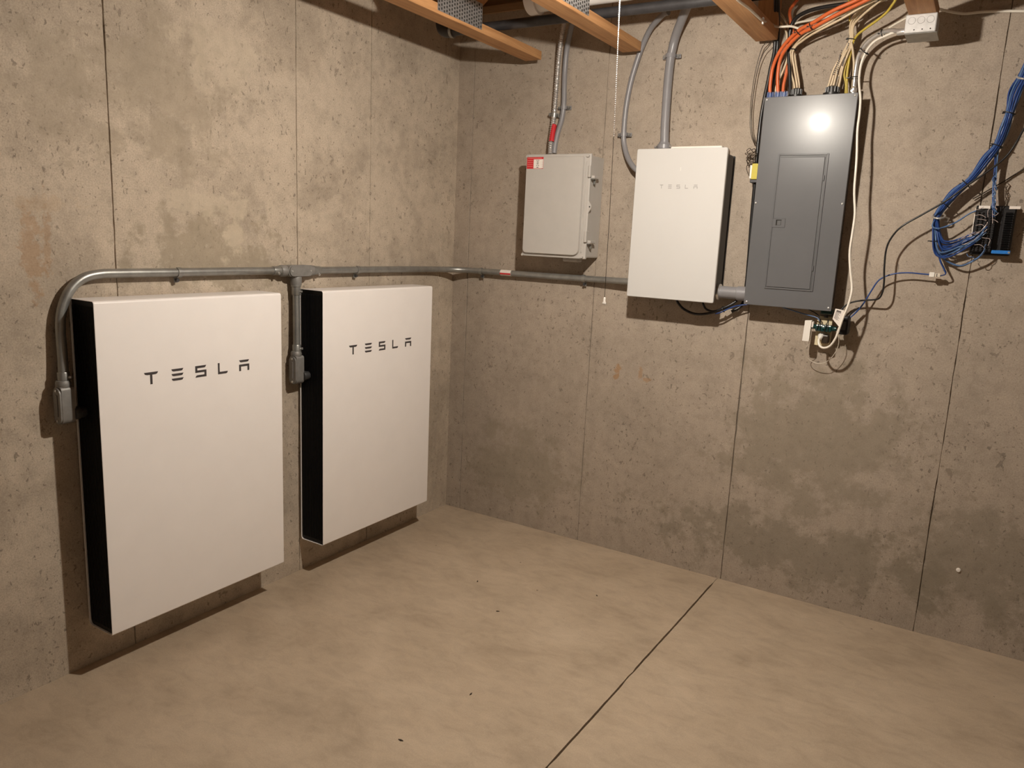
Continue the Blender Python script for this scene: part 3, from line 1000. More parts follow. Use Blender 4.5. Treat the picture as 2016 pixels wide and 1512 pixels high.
for (a, b) in ((0.010, 0.848), (0.349, 0.848), (0.012, 0.012), (0.348, 0.013), (0.008, 0.431), (0.351, 0.433)):
    obj('screw', MB().lathe((PX + a, -PDP, PZ + b), (0, -1, 0), [(0.0045, 0), (0.0042, 0.002), (0.002, 0.0035)], 10), 'bright', pn)

# ------------------------------------------------------------------ conduits above the cabinets
g1 = thing('flexible_conduit', 'shiny corrugated steel flexible conduit with a red band rising from the grey enclosure', 'conduit', (0.72, -0.05, 1.97))
path = spline(Bp((1083, 303, .075), (1084, 285, .07), (1087, 258, .055), (1091, 225, .04), (1094, 190, .04), (1097, 150, .045), (1101, 105, .06), (1106, 70, .09), (1111, 40, .13), (1117, 10, .18)), 14)
P_ = [Vector(p) for p in path]
dense, rad = [], []
acc = 0.0
pitch = 0.0105
last = 0.0
for a, b in zip(P_, P_[1:]):
    L = (b - a).length
    k = max(1, int(L / (pitch / 6)))
    for i in range(k):
        dense.append(a.lerp(b, i / k))
        rad.append(0.0105 + 0.0022 * math.sin(2 * math.pi * (acc + L * i / k) / pitch))
    acc += L
obj('corrugated_tube', MB().tube(dense, 0.012, 12, True, rad), 'bright', g1)
rp = spline(Bp((1085.5, 279, .067), (1088, 262, .057), (1091, 246, .047)), 6)
obj('red_band', MB().tube(rp, 0.0131, 12, False), 'red', g1)
g2 = thing('plastic_conduit', 'thin grey plastic conduit rising behind the corrugated conduit', 'conduit', (0.74, -0.03, 1.97))
obj('tube', MB().tube(spline(Bp((1091, 302, .055), (1093, 285, .05), (1098, 262, .04), (1106, 235, .025), (1110, 205, .022), (1111, 170, .022), (1112, 140, .022), (1115, 105, .03), (1119, 80, .05), (1126, 50, .10), (1134, 20, .16)), 8), 0.0128, 14), 'pvc_grey', g2)
g3 = thing('plastic_conduit', 'grey plastic conduit bowing down to the upper left edge of the white gateway', 'conduit', (1.0, -0.04, 2.06))
obj('tube', MB().tube(spline(Bp((1312, 22, .14), (1296, 38, .10), (1280, 58, .06), (1265, 90, .035), (1251, 130, .03), (1240, 170, .03), (1232, 215, .03), (1228, 262, .03), (1229, 285, .03), (1235, 308, .04), (1245, 326, .06), (1258, 338, .07), (1275, 345, .075)), 8), 0.0125, 16), 'pvc_grey', g3)
obj('coupling', MB().tube(Bp((1316, 22, .14), (1308, 24, .135)), 0.0165, 16), 'pvc_grey', g3)
g4 = thing('plastic_conduit', 'thick grey plastic conduit entering the top of the white gateway', 'conduit', (1.21, -0.07, 1.99))
obj('tube', MB().tube(spline(Bp((1362, -12, .22), (1352, 14, .16), (1340, 44, .10), (1329, 75, .055), (1321, 110, .045), (1316, 150, .045), (1312, 200, .05), (1309, 250, .058), (1308, 292, .065)), 8), 0.0195, 18), 'pvc_grey', g4)
q = on_back(1308, 281, .065)
cp = obj('connector', MB().lathe((q[0], q[1], GZ + GH - 0.006), (0, 0, 1), [(0.027, 0), (0.027, 0.014), (0.031, 0.016), (0.031, 0.034), (0.026, 0.037), (0.024, 0.045)], 20), 'pvc_grey', g4)
for sx in (-1, 1):
    obj('clamp_screw', MB().cyl((q[0] + sx * 0.030, q[1] - 0.012, GZ + GH + 0.017), (q[0] + sx * 0.040, q[1] - 0.012, GZ + GH + 0.017), 0.006, 8), 'bright', cp)
obj('lock_ring', MB().lathe((q[0], q[1], GZ + GH - 0.019), (0, 0, 1), [(0.032, 0), (0.032, 0.012)], 20), 'pipe_black', g4)
g5 = thing('plastic_conduit', 'short thick grey plastic nipple joining the white gateway to the breaker panel', 'conduit', (1.52, -0.06, 1.372))
x_a, x_b, zc = GX + GW - 0.014, PX + 0.013, 1.372
obj('tube', MB().cyl((x_a, -0.062, zc), (x_b, -0.062, zc), 0.0275, 24), 'pvc_grey', g5)
obj('coupling', MB().lathe((x_a + 0.088, -0.062, zc), (1, 0, 0), [(0.0275, 0), (0.0315, 0.002), (0.0315, 0.05)], 24), 'pvc_grey', g5)
obj('lock_ring', MB().lathe((x_a + 0.002, -0.062, zc), (1, 0, 0), [(0.036, 0), (0.036, 0.010), (0.032, 0.012)], 24), 'bright', g5)
strap(P3(on_back(1091, 226, .039)), (0.1, 0, 1), (1, 0, -0.1), (0, -1, 0), 0.0122, 'galv', 'steel strap on the corrugated conduit above the grey enclosure', two=True)
strap(P3(on_back(1110, 212, .022)), (0, 0, 1), (1, 0, 0), (0, -1, 0), 0.0128, 'pvc_grey', 'grey strap on the thin plastic conduit above the grey enclosure', two=True)
strap(P3(on_back(1228, 265, .03)), (0, 0, 1), (1, 0, 0), (0, -1, 0), 0.0125, 'pvc_grey', 'grey strap on the bowed plastic conduit left of the white gateway', two=True)
strap(P3(on_back(1320, 110, .045)), (0, 0, 1), (1, 0, 0), (0, -1, 0), 0.0195, 'pvc_grey', 'grey strap on the thick plastic conduit above the white gateway', two=True)

# overhead pipes
bp = thing('gas_pipe', 'black iron pipe running through the trusses along the back wall', 'pipe', (0.2, -0.40, 2.503))
obj('tube', MB().cyl((0.215, -0.40, 2.506), (RX, -0.40, 2.500), 0.021, 20), 'pipe_black', bp)
obj('elbow', MB().tube(spline([(0.245, -0.40, 2.506), (0.215, -0.40, 2.507), (0.187, -0.40, 2.520), (0.177, -0.40, 2.55), (0.176, -0.40, 2.58)], 6), 0.026, 18), 'pipe_black', bp)
obj('riser', MB().cyl((0.176, -0.40, 2.575), (0.176, -0.40, RZ + 0.199), 0.021, 16), 'pipe_black', bp)
obj('elbow_collar', MB().lathe((0.238, -0.40, 2.506), (1, 0, 0), [(0.029, 0), (0.029, 0.014)], 18), 'galv', bp)
wp = thing('drain_pipe', 'white plastic drain pipe between the trusses above the black pipe', 'pipe', (0.70, -0.45, 2.575))
obj('tube', MB().cyl((0.74, -0.455, 2.580), (RX, -0.455, 2.600), 0.055, 28), 'pvc_white', wp)
obj('hub', MB().lathe((0.695, -0.455, 2.580), (1, 0, 0.003), [(0.060, 0), (0.064, 0.004), (0.064, 0.05), (0.056, 0.052)], 28), 'pvc_white', wp)

# ------------------------------------------------------------------ junction box under the truss end
jb = thing('junction_box', 'square galvanised junction box with three knockouts under a truss end', 'junction box', (2.163, -0.25, 2.357))
jx0, jx1, jy0, jy1, jz0, jz1 = 2.158, 2.260, -0.252, -0.150, 2.356, 2.4195
obj('body', MB().box((jx0, jy0, jz0), (jx1, jy1, jz1), 0.004, 2), 'box_steel', jb)
for k in range(3):
    cx = jx0 + 0.021 + k * 0.030
    ko = obj('knockout', MB().lathe((cx, jy0, jz1 - 0.022), (0, -1, 0), [(0.0112, 0), (0.0112, 0.0006)], 20), 'box_steel', jb)
    obj('knockout_groove', MB().tube([(cx + 0.0116 * math.cos(a), jy0 - 0.0002, jz1 - 0.022 + 0.0116 * math.sin(a)) for a in [2 * math.pi * q_ / 24 for q_ in range(25)]], 0.0007, 5, False), 'cast', ko)
for k in range(3):
    cx = jx0 + 0.032 + k * 0.026
    obj('hole', MB().cyl((cx, jy0 + 0.001, jz0 + 0.010), (cx, jy0 - 0.0004, jz0 + 0.010), 0.0024, 10), 'dark_hole', jb)
obj('cover_plate', MB().box((jx0 + 0.002, jy0 + 0.004, jz0 - 0.003), (jx1 + 0.004, jy1 + 0.03, jz0 - 0.0002), 0.001), 'galv', jb)

# ------------------------------------------------------------------ cables above the breaker panel
OG = None
cable('orange_cable', Bp((1517, 190, .055), (1516, 172, .055), (1521, 135, .065), (1533, 105, .085), (1551, 80, .11), (1575, 58, .14), (1600, 45, .165), (1640, 21, .20), (1685, 1, .22), (1740, -25, .25)), 0.0072, 'orange', 'orange cable entering the panel at its left top corner, outermost of three')
cable('orange_cable', Bp((1532, 188, .058), (1531, 150, .062), (1537, 115, .075), (1553, 89, .10), (1577, 66, .13), (1603, 53, .155), (1645, 30, .185), (1690, 8, .21), (1745, -18, .24)), 0.0072, 'orange', 'orange cable entering the panel second from its left top corner')
cable('orange_cable', Bp((1541, 187, .045), (1543, 166, .043), (1549, 140, .04), (1556, 100, .04), (1561, 64, .045), (1556, 38, .06), (1555, 22, .075), (1563, 8, .095), (1580, -12, .12)), 0.0068, 'orange', 'orange cable curling up alone behind the thick black cable')
cable('black_cable', Bp((1556, 187, .058), (1555, 150, .055), (1553, 110, .055), (1554, 80, .055), (1556, 60, .06), (1560, 46, .065), (1569, 34, .075), (1582, 26, .09), (1604, 18, .11), (1640, 11, .13), (1680, 6, .15), (1725, -2, .18), (1770, -12, .2)), 0.0078, 'black_cable', 'thick black cable curving from the panel top to the right under the ceiling')
cable('black_cable', Bp((1527, -15, .16), (1527, 15, .10), (1527, 45, .06), (1526, 80, .035), (1524, 105, .028), (1518, 130, .028), (1512, 160, .028), (1504, 198, .03), (1497, 240, .03), (1491, 300, .03), (1486, 360, .025), (1479, 440, .02), (1474, 510, .02), (1468, 570, .02), (1461, 600, .025), (1440, 614, .04)), 0.0076, 'black_cable', 'black cable hanging from the ceiling down the left edge of the breaker panel')
cable('black_cable', Bp((1532, -15, .16), (1532, 15, .10), (1532, 50, .055), (1531, 85, .03), (1529, 112, .024), (1525, 140, .022), (1519, 175, .022), (1514, 230, .02)), 0.0076, 'black_cable', 'second black cable beside it, ending behind the breaker panel')
BW = 'thin brown bell wires left of the breaker panel'
cable('bell_wire', Bp((1524, 58, .085), (1516, 72, .07), (1506, 86, .05), (1499, 97, .04), (1490, 128, .03), (1484, 158, .03), (1479, 195, .03), (1477, 225, .03), (1477, 250, .03), (1480, 270, .035), (1487, 288, .045)), 0.0016, 'brown_wire', 'outer thin brown wire drooping from the truss end to the coil beside the panel', 'wire', BW, 6)
cable('bell_wire', Bp((1523, 78, .07), (1513, 92, .055), (1503, 105, .045), (1494, 129, .035), (1487, 160, .035), (1482, 195, .035), (1479.5, 225, .035), (1480, 250, .035), (1483, 270, .04), (1489, 284, .045)), 0.0016, 'brown_wire', 'inner thin brown wire drooping from the truss end to the coil beside the panel', 'wire', BW, 6)
# coil of spare wire
coil = []
rnd = random.Random(3)
for i in range(64):
    a = i * 2 * math.pi / 11
    t_ = i / 64
    coil.append(P3(on_back(1479 + 1.5 * math.sin(i) + 9.5 * math.cos(a) * (0.5 + 0.75 * rnd.random()), 294 + 30 * t_ + 6.5 * math.sin(a) * (0.6 + 0.8 * rnd.random()) + rnd.uniform(-2.5, 2.5), 0.04 + 0.02 * math.sin(a * 0.7))))
coil += Bp((1470, 328, .05), (1472, 340, .05), (1477, 350, .05))
cable('wire_coil', coil, 0.0014, 'brown_wire', 'tangled coil of spare brown wire above the yellow transformer', 'wire', None, 5, 3)
# bell transformer
q0 = on_back(1481, 322, .055)
tf = thing('bell_transformer', 'small yellow-labelled transformer half hidden behind the left edge of the panel', 'transformer', (float(q0[0]), -0.03, float(q0[2])))
x0, z1 = float(q0[0]), float(q0[2])
z0 = float(on_back(1478.5, 350, .055)[2])
obj('body', MB().box((x0 - 0.008, -0.055, z0 - 0.004), (x0 + 0.035, -0.006, z1 - 0.006), 0.003, 2), 'white_plastic', tf)
obj('yellow_label', MB().box((x0 + 0.001, -0.0565, z0 - 0.006), (x0 + 0.028, -0.004, z1), 0.001), 'tag_label', tf)
obj('mounting_foot', MB().box((x0 - 0.005, -0.050, z0 - 0.020), (x0 + 0.03, -0.004, z0 - 0.0045), 0.002), 'pipe_black', tf)

# pale household cables, left group
LG = 'beige cables entering the left connector on the panel'
LT = ['beige cable from the black connector beside the orange cables, leftmost of those sweeping right',
      'beige cable from the black connector beside the orange cables, middle one of those sweeping right',
      'beige cable at the right edge of the black connector, bending back up to the truss',
      'beige cable squeezed against the thick black cable above the panel, rising to the truss']
cable('beige_cable', Bp((1565, 187, .055), (1563, 164, .052), (1557, 141, .052), (1556, 112, .055), (1557, 101, .06), (1565, 88, .075), (1577, 76, .095), (1594, 63, .12), (1620, 51, .15), (1655, 30, .17), (1700, 8, .19), (1745, -15, .21)), 0.0044, 'beige', LT[0], 'cable', LG)
cable('beige_cable', Bp((1569, 187, .06), (1569, 168, .06), (1564, 137, .058), (1560, 108, .062), (1566, 92, .072), (1580, 80, .09), (1598, 68, .115), (1620, 56, .14), (1655, 38, .165), (1700, 12, .18), (1748, -12, .2)), 0.0044, 'beige', LT[1], 'cable', LG)
cable('beige_cable', Bp((1573, 187, .05), (1573, 164, .05), (1568, 134, .05), (1564, 107, .05), (1561, 92, .05), (1557, 70, .045), (1552, 54, .04), (1542, 34, .04), (1532, 22, .045), (1522, 17, .06), (1514, 18, .07)), 0.0042, 'beige', LT[2], 'cable', LG)
cable('beige_cable', Bp((1561, 187, .05), (1558, 160, .048), (1553, 120, .046), (1551, 100, .045), (1549.5, 80, .045), (1549, 68, .045), (1545, 57, .045), (1537, 46, .05), (1527, 39, .06), (1515, 36, .07)), 0.0042, 'beige', LT[3], 'cable', LG)
cable('beige_cable', Bp((1526.5, 188, .048), (1529, 168, .047), (1541, 141, .046), (1550, 116, .047), (1553, 98, .05), (1557, 80, .06), (1566, 66, .085), (1578, 58, .11)), 0.0045, 'beige', 'beige cable crossing behind the orange cables to the panel top left')
cable('pale_cable', [P3(on_side(u, v, 1.6715)) for u, v in ((1438, -14), (1456, 3), (1475, 17), (1489, 30), (1502, 41))] + Bp((1514, 45, .17), (1527, 52, .14), (1542, 52.5, .135), (1558, 52, .135), (1575, 57, .135), (1592, 63, .12)), 0.0046, 'pale', 'pale cable stapled along the side of the truss nearest the orange cables')
cable('pale_cable', Bp((1560, 50, .05), (1566, 46, .055), (1578, 43, .06), (1596, 40, .07), (1620, 35, .09), (1655, 28, .11), (1682, 21, .12), (1720, 8, .14), (1760, -8, .16)), 0.0046, 'pale', 'pale cable passing behind the orange cables to the upper right')
st = on_side(1503, 41, 1.6715)
obj_st = obj('cable_staple', MB().box((st[0] - 0.004, st[1] - 0.006, st[2] - 0.012), (st[0] + 0.002, st[1] + 0.006, st[2] + 0.012), 0.001), 'white_plastic')
tag(obj_st, 'small white staple holding the pale cable at the truss side', 'staple')

# right group
RG = 'beige cables entering the black connector on the panel top'
RTX = ['beige marked cable, %s in the fan entering the wide black connector' % k for k in ('leftmost', 'second from the left', 'middle one', 'second from the right', 'rightmost')]
bott = [(1628, 178), (1633, 177), (1639, 176), (1644, 176), (1650, 176)]
midp = [(1641, 137), (1646, 137), (1650, 135), (1656, 134), (1660, 130)]
knot = [(1672, 80), (1674, 80), (1676, 80), (1678, 80), (1680, 80)]
tops = [[(1674, 50), (1680, 34), (1696, 14), (1712, -8)], [(1678, 48), (1688, 28), (1704, 14), (1724, -8)], [(1681, 44), (1692, 28), (1710, 12), (1735, -10)], [(1680, 52), (1692, 36), (1712, 18), (1745, -8)], [(1676, 46), (1683, 28), (1692, 12), (1700, -8)]]
for i in range(5):
    o1 = 0.05 + 0.006 * (i % 3)
    cable('beige_cable', Bp((*bott[i], o1), (*[(a * 2 + b) / 3 for a, b in zip(bott[i], midp[i])], o1), (*midp[i], o1 + 0.004), (*[(a + b) / 2 for a, b in zip(midp[i], knot[i])], o1 + 0.008), (*knot[i], .062 + 0.004 * (i % 2)), (tops[i][0][0], tops[i][0][1], .085), (*tops[i][1], .11), (*tops[i][2], .14), (*tops[i][3], .18)), 0.0044, 'beige', RTX[i], 'cable', RG)
# dark handwriting on the jackets of that fan
marks = MB()
rnd = random.Random(11)
for (u0, v0, u1, v1, n_) in ((1640, 148, 1658, 98, 13), (1648, 146, 1654, 108, 10), (1663, 112, 1671, 84, 8), (1646, 168, 1650, 150, 6), (1657, 130, 1664, 112, 6), (1668, 84, 1674, 58, 7)):
    for k in range(n_):
        t_ = (k + 0.5) / n_
        c_ = on_back(u0 + (u1 - u0) * t_ + rnd.uniform(-.6, .6), v0 + (v1 - v0) * t_, .0705)
        marks.box((c_[0] - 0.0022, c_[1] - 0.0008, c_[2] - 0.0024), (c_[0] + 0.0022, c_[1] + 0.0008, c_[2] + 0.0022), 0.0006)
tag(obj('ink_marks', marks, 'label_ink'), 'dark handwritten marks on the fan of beige cables', 'marking')['kind'] = 'stuff'
cable('yellow_cable', Bp((1664, 187, .045), (1665, 165, .045), (1662, 146, .046), (1668, 118, .05), (1674, 92, .055), (1677, 76, .06), (1674, 50, .065), (1672, 27, .08), (1671, 8, .12), (1671, -10, .15)), 0.0034, 'yellow', 'yellow cable running straight up beside the fan of beige cables')
cable('yellow_cable', Bp((1667, 187, .04), (1667, 165, .042), (1668, 143, .044), (1673, 112, .05), (1678, 88, .06), (1683, 76, .07), (1691, 66, .08), (1707, 54, .095), (1728, 39, .115), (1745, 25, .13), (1755, 12, .145), (1763, 0, .155), (1770, -14, .17)), 0.0047, 'yellow', 'yellow cable swinging out to the right towards the junction box truss')
cable('beige_cable', Bp((1676, 83, .07), (1679, 100, .06), (1681, 124, .052), (1680, 149, .048), (1677, 187, .045)), 0.0044, 'beige', 'single beige cable dropping to the panel just left of the steel conduit')

# connectors on top of the panel
zt = PZ + PHT - 0.012
def xat(u, off=.055):
    return float(on_back(u, 186, off)[0])
for u_, lbl in ((1517, 'blue bushing round the outermost orange cable on the panel top'), (1532, 'blue bushing round the second orange cable on the panel top'), (1544, 'blue bushing round the rearmost orange cable on the panel top')):
    bx = thing('cable_bushing', lbl, 'bushing', (xat(u_), -0.055, zt))
    obj('collar', MB().lathe((xat(u_), -0.055, zt), (0, 0, 1), [(0.0155, 0), (0.0150, 0.016), (0.0115, 0.018), (0.0115, 0.036), (0.009, 0.038)], 16), 'blue_bush', bx)
    rib = MB()
    for k in range(10):
        a = 2 * math.pi * k / 10
        rib.box((xat(u_) + 0.0125 * math.cos(a) - 0.0015, -0.055 + 0.0125 * math.sin(a) - 0.0015, zt + 0.019), (xat(u_) + 0.0125 * math.cos(a) + 0.0015, -0.055 + 0.0125 * math.sin(a) + 0.0015, zt + 0.041))
    obj('grip_rib', rib, 'blue_bush', bx, False)
for u_, rr, lbl in ((1568, 0.021, 'black connector beside the blue bushings on the panel top'), (1638, 0.028, 'wide black connector under the fan of beige cables on the panel top')):
    bx = thing('cable_connector', lbl, 'connector', (xat(u_), -0.055, zt))
    obj('collar', MB().lathe((xat(u_), -0.055, zt), (0, 0, 1), [(rr * 1.25, 0), (rr * 1.25, 0.024), (rr * 0.95, 0.026), (rr * 0.9, 0.046), (rr * 0.6, 0.051)], 18), 'tie', bx)
    rib = MB()
    for k in range(12):
        a = 2 * math.pi * k / 12
        rib.box((xat(u_) + rr * 0.92 * math.cos(a) - 0.002, -0.055 + rr * 0.92 * math.sin(a) - 0.002, zt + 0.025), (xat(u_) + rr * 0.92 * math.cos(a) + 0.002, -0.055 + rr * 0.92 * math.sin(a) + 0.002, zt + 0.046))
    obj('grip_rib', rib, 'tie', bx, False)

# shiny armoured conduit to the junction box
mc = thing('armoured_conduit', 'shiny steel conduit curving from the panel top to the junction box', 'conduit', (2.0, -0.06, 2.18))
obj('tube', MB().tube(spline(Bp((1681.5, 170, .058), (1682.5, 157, .06), (1685.5, 132, .066), (1692, 107, .08), (1709, 82.5, .105), (1732, 66, .135), (1755, 60, .165)) + [(2.145, -0.20, 2.376), (2.16, -0.205, 2.376)], 8), 0.0082, 16), 'bright', mc)
q = on_back(1681.5, 170, .058)
obj('connector', MB().lathe((q[0], q[1], zt), (0, 0, 1), [(0.0165, 0), (0.0165, 0.007), (0.0125, 0.009), (0.0125, 0.038), (0.0095, 0.040)], 16), 'bright', mc)
obj('connector_screw', MB().cyl((q[0] - 0.004, q[1] - 0.011, zt + 0.026), (q[0] - 0.004, q[1] - 0.019, zt + 0.026), 0.004, 8), 'bright', mc)
obj('box_coupling', MB().lathe((2.130, -0.196, 2.376), (1, -0.2, 0), [(0.010, 0), (0.0115, 0.003), (0.0115, 0.028)], 16), 'bright', mc)

# white power cord
cord = thing('power_lead', 'white power cord falling along the right edge of the breaker panel to the outlet', 'cord', (1.98, -0.12, 1.3))
cp_ = Bp((1787, 57, .20), (1770, 60, .185), (1745, 70, .155), (1724, 80, .13), (1708, 97, .11), (1696, 124, .10), (1691.5, 153, .10), (1692, 172, .11), (1694, 196, .12), (1692, 225, .125), (1688, 258, .13), (1686.5, 313, .135), (1682, 374, .14), (1683, 419, .14), (1679, 453, .14), (1673, 495, .14), (1674, 530, .14), (1677, 560, .14), (1676, 578, .145), (1669, 603, .15), (1661, 622, .15), (1653, 645, .15), (1645, 666, .145), (1634, 681, .135), (1622, 685, .125), (1614, 681, .115), (1611.5, 672, .105), (1614, 664, .095))
obj('cable', MB().tube(spline(cp_, 6), 0.0046, 10), 'white_cable', cord)
pg = Bp((1614, 667, .098), (1616, 662, .08), (1618, 660, .056))
obj('plug', MB().tube([Vector(p) for p in pg], 0.012, 12, True, [0.0065, 0.0125, 0.014]), 'white_plastic', cord)
# flag label on the cord
tq = [P3(on_back(u, v, .153)) for u, v in ((1645, 607.5), (1662, 611), (1653, 645), (1639, 628))]
tg = obj('tag', MB().prism(tq, (0, 0.001, 0)), 'label_white', cord, False)
mk = MB()
for k in range(11):
    t_ = 0.12 + 0.066 * k
    a = Vector(tq[0]).lerp(Vector(tq[3]), t_)
    b = Vector(tq[1]).lerp(Vector(tq[2]), t_)
    u0, u1 = (0.18, 0.72) if k < 2 else (0.12, 0.5 + 0.3 * ((k * 7) % 5) / 5)
    p0, p1 = a.lerp(b, u0), a.lerp(b, u1)
    hh = 0.0016 if k < 2 else 0.0008
    mk.prism([p0 + Vector((0, -0.0001, -hh)), p1 + Vector((0, -0.0001, -hh)), p1 + Vector((0, -0.0001, hh)), p0 + Vector((0, -0.0001, hh))], (0, -0.0003, 0))
obj('printed_lines', mk, 'label_ink', tg, False)


def tie(u, v, off, r, d, label, u2=None, v2=None, tail=0.0):
    """Cable tie: a flat ring round a bundle at a point, axis d."""
    p = Vector(P3(on_back(u, v, off)))
    d = Vector(d).normalized()
    t = thing('cable_tie', label, 'cable tie', p)
    a, b = d.orthogonal().normalized(), None
    b = d.cross(a)
    pts = [p + (a * math.cos(2 * math.pi * k / 14) + b * math.sin(2 * math.pi * k / 14)) * r for k in range(15)]
    mb = MB().tube(pts, 0.0019, 6)
    obj('band', mb, 'tie', t)
    q_ = p + Vector((-r * 0.9, -r * 0.3, 0))
    obj('head', MB().box((q_.x - 0.004 - tail, q_.y - 0.003, q_.z - 0.002), (q_.x + 0.003, q_.y + 0.003, q_.z + 0.002), 0.0008), 'tie', t)
    return t


tie(1684, 153, .08, 0.020, (0, 0, 1), 'black cable tie round the steel conduit and white cord just above the panel', tail=0.010)
tie(1702, 101, .098, 0.020, (0.7, -.2, 0.8), 'black cable tie round the steel conduit and white cord halfway along the bend')
tie(1738, 66, .142, 0.015, (1, -.3, 0.3), 'black cable tie on the steel conduit close to the junction box')
tie(1676, 77, .064, 0.017, (0.2, -.1, 1), 'black cable tie gathering the fan of beige cables')
tie(1559, 98, .06, 0.018, (0.1, 0, 1), 'black cable tie gathering the beige cables behind the orange cables', tail=0.006)
tie(1572, 64, .135, 0.014, (0.7, -.2, 0.6), 'black cable tie low on the two orange cables')
tie(1597, 52, .16, 0.014, (0.9, -.2, 0.4), 'black cable tie high on the two orange cables')

# white cable on the wall at the upper right
cable('white_cable', Bp((1838, 14, .12), (1850, 18, .06), (1870, 23, .03), (1899, 27, .012), (1930, 24, .010), (1967, 22, .010), (2000, 22, .010), (2060, 22, .012), (2140, 20, .012)), 0.0050, 'white_cable', 'white cable running along the wall to the right of the junction box')
cable('pale_cable', Bp((1750, 55, .12), (1765, 46, .13), (1780, 38, .14), (1795, 30, .155)), 0.004, 'pale', 'short pale cable passing behind the junction box under the truss')

# ------------------------------------------------------------------ low voltage cabling at the right
ring = on_back(1847, 425, .04)
br_ = thing('bridle_ring', 'steel ring holding the blue cable bundle where it turns down', 'ring', P3(ring))
rp_ = [Vector(P3(on_back(1848 + 13 * math.cos(a), 425 + 5 * math.sin(a), .045 + 0.028 * math.sin(a)))) for a in [2 * math.pi * k / 18 for k in range(19)]]
obj('ring', MB().tube(rp_, 0.0036, 8), 'bright', br_)
obj('shank', MB().tube(Bp((1860, 427, .045), (1868, 430, .03), (1866, 436, .012), (1860, 436, .0)), 0.003, 8), 'bright', br_)
hk = on_back(2016, 150, .03)
hook = thing('bridle_ring', 'bright steel ring at the top of the blue cable bundle by the photo edge', 'ring', P3(hk))
rp_ = [Vector(P3(on_back(2016 + 14 * math.cos(a), 150 + 5 * math.sin(a), .045 + 0.028 * math.sin(a)))) for a in [2 * math.pi * k / 18 for k in range(19)]]
obj('ring', MB().tube(rp_, 0.0036, 8), 'bright', hook)
obj('shank', MB().tube(Bp((2030, 150, .045), (2038, 152, .02), (2038, 154, .0)), 0.003, 8), 'bright', hook)
main = [(2040, 90, .05, 24), (2026, 125, .05, 22), (2013, 153, .05, 19), (1998, 185, .055, 25), (1988, 222, .055, 16), (1977, 255, .055, 19), (1963, 287, .055, 15)]
lbr = [(1942, 313, .055, 19), (1912, 352, .055, 13), (1881, 378, .055, 18), (1860, 403, .05, 14), (1846, 424, .045, 12)]
rbr = [(1961, 318, .05, 6), (1959, 345, .045, 6), (1957, 375, .045, 7), (1957, 405, .052, 7), (1956, 428, .056, 8)]
after = [
    [(1841, 440), (1842, 462), (1844, 485), (1852, 497), (1872, 493), (1890, 485), (1908, 476), (1926, 466), (1941, 450)],
    [(1843, 440), (1846, 462), (1850, 482), (1860, 492), (1880, 486), (1898, 478), (1915, 470), (1932, 460), (1944, 446)],
    [(1838, 440), (1837, 465), (1838, 490), (1846, 504), (1864, 503), (1884, 492), (1902, 482), (1918, 474), (1934, 462)],
    [(1846, 440), (1850, 462), (1855, 477), (1870, 480), (1886, 476), (1902, 470), (1918, 466)],
    [(1840, 441), (1841, 470), (1845, 492), (1858, 509), (1876, 520), (1894, 523), (1913, 515), (1930, 504), (1940, 491)],
    [(1845, 441), (1848, 468), (1853, 490), (1866, 498), (1884, 490), (1900, 481), (1915, 473), (1928, 468)],
    [(1838, 442), (1838, 478), (1841, 494), (1848, 503), (1852, 516), (1858, 528), (1862, 537)],
    [(1843, 442), (1845, 466), (1849, 480), (1862, 485), (1880, 480), (1894, 473), (1908, 468)],
    [(1840, 442), (1841, 468), (1845, 488), (1856, 501), (1876, 497), (1894, 488), (1910, 479), (1924, 470), (1937, 456)],
    [(1846, 442), (1849, 466), (1854, 484), (1868, 489), (1886, 482), (1903, 474), (1919, 466)],
    [(1838, 443), (1838, 470), (1841, 492), (1851, 506), (1870, 505), (1889, 496), (1906, 486), (1921, 476)],
    [(1848, 442), (1851, 460), (1858, 474), (1874, 475), (1890, 470), (1906, 464), (1920, 458)],
]
BG = 'blue network cables in the bundle'
BL = ['light blue network cable of the bundle, upper strand into the block below the ring', 'blue network cable of the bundle, top strand crossing to the middle of the block',
      'blue network cable of the bundle, outermost strand of the bend below the ring', 'blue network cable of the bundle, short strand ending at the left edge of the block',
      'light blue network cable of the bundle, hanging in the lowest loop under the block', 'blue network cable of the bundle, lower strand of the bend into the block',
      'blue network cable of the bundle dropping straight from the bend to the white coupler', 'blue network cable of the bundle, innermost strand of the bend below the ring',
      'light blue network cable of the bundle, second outermost strand of the bend below the ring', 'blue network cable of the bundle, second innermost strand of the bend below the ring',
      'blue network cable of the bundle, lowest strand of the bend except the loose loop', 'blue network cable of the bundle, highest strand leaving the bend towards the block']
rnd = random.Random(21)
for i in range(12):
    ang = 2 * math.pi * i / 12 + 0.3
    pts = []
    for (u, v, o, wd) in main + lbr:
        k = wd * 0.5 * (0.75 + 0.25 * rnd.random())
        pts.append(P3(on_back(u + k * math.cos(ang) * 0.9, v + k * math.cos(ang) * 0.35, o + 0.012 * math.sin(ang))))
    m_ = len(after[i])
    for k, (u, v) in enumerate(after[i]):
        pts.append(P3(on_back(u, v, 0.045 + 0.012 * math.sin(ang + k * 0.5) + (0.02 * (k / m_) if i != 6 else 0))))
    cable('network_cable', pts, 0.0037, 'blue' if i % 4 else 'blue_light', BL[i], 'cable', BG, 6, 5)
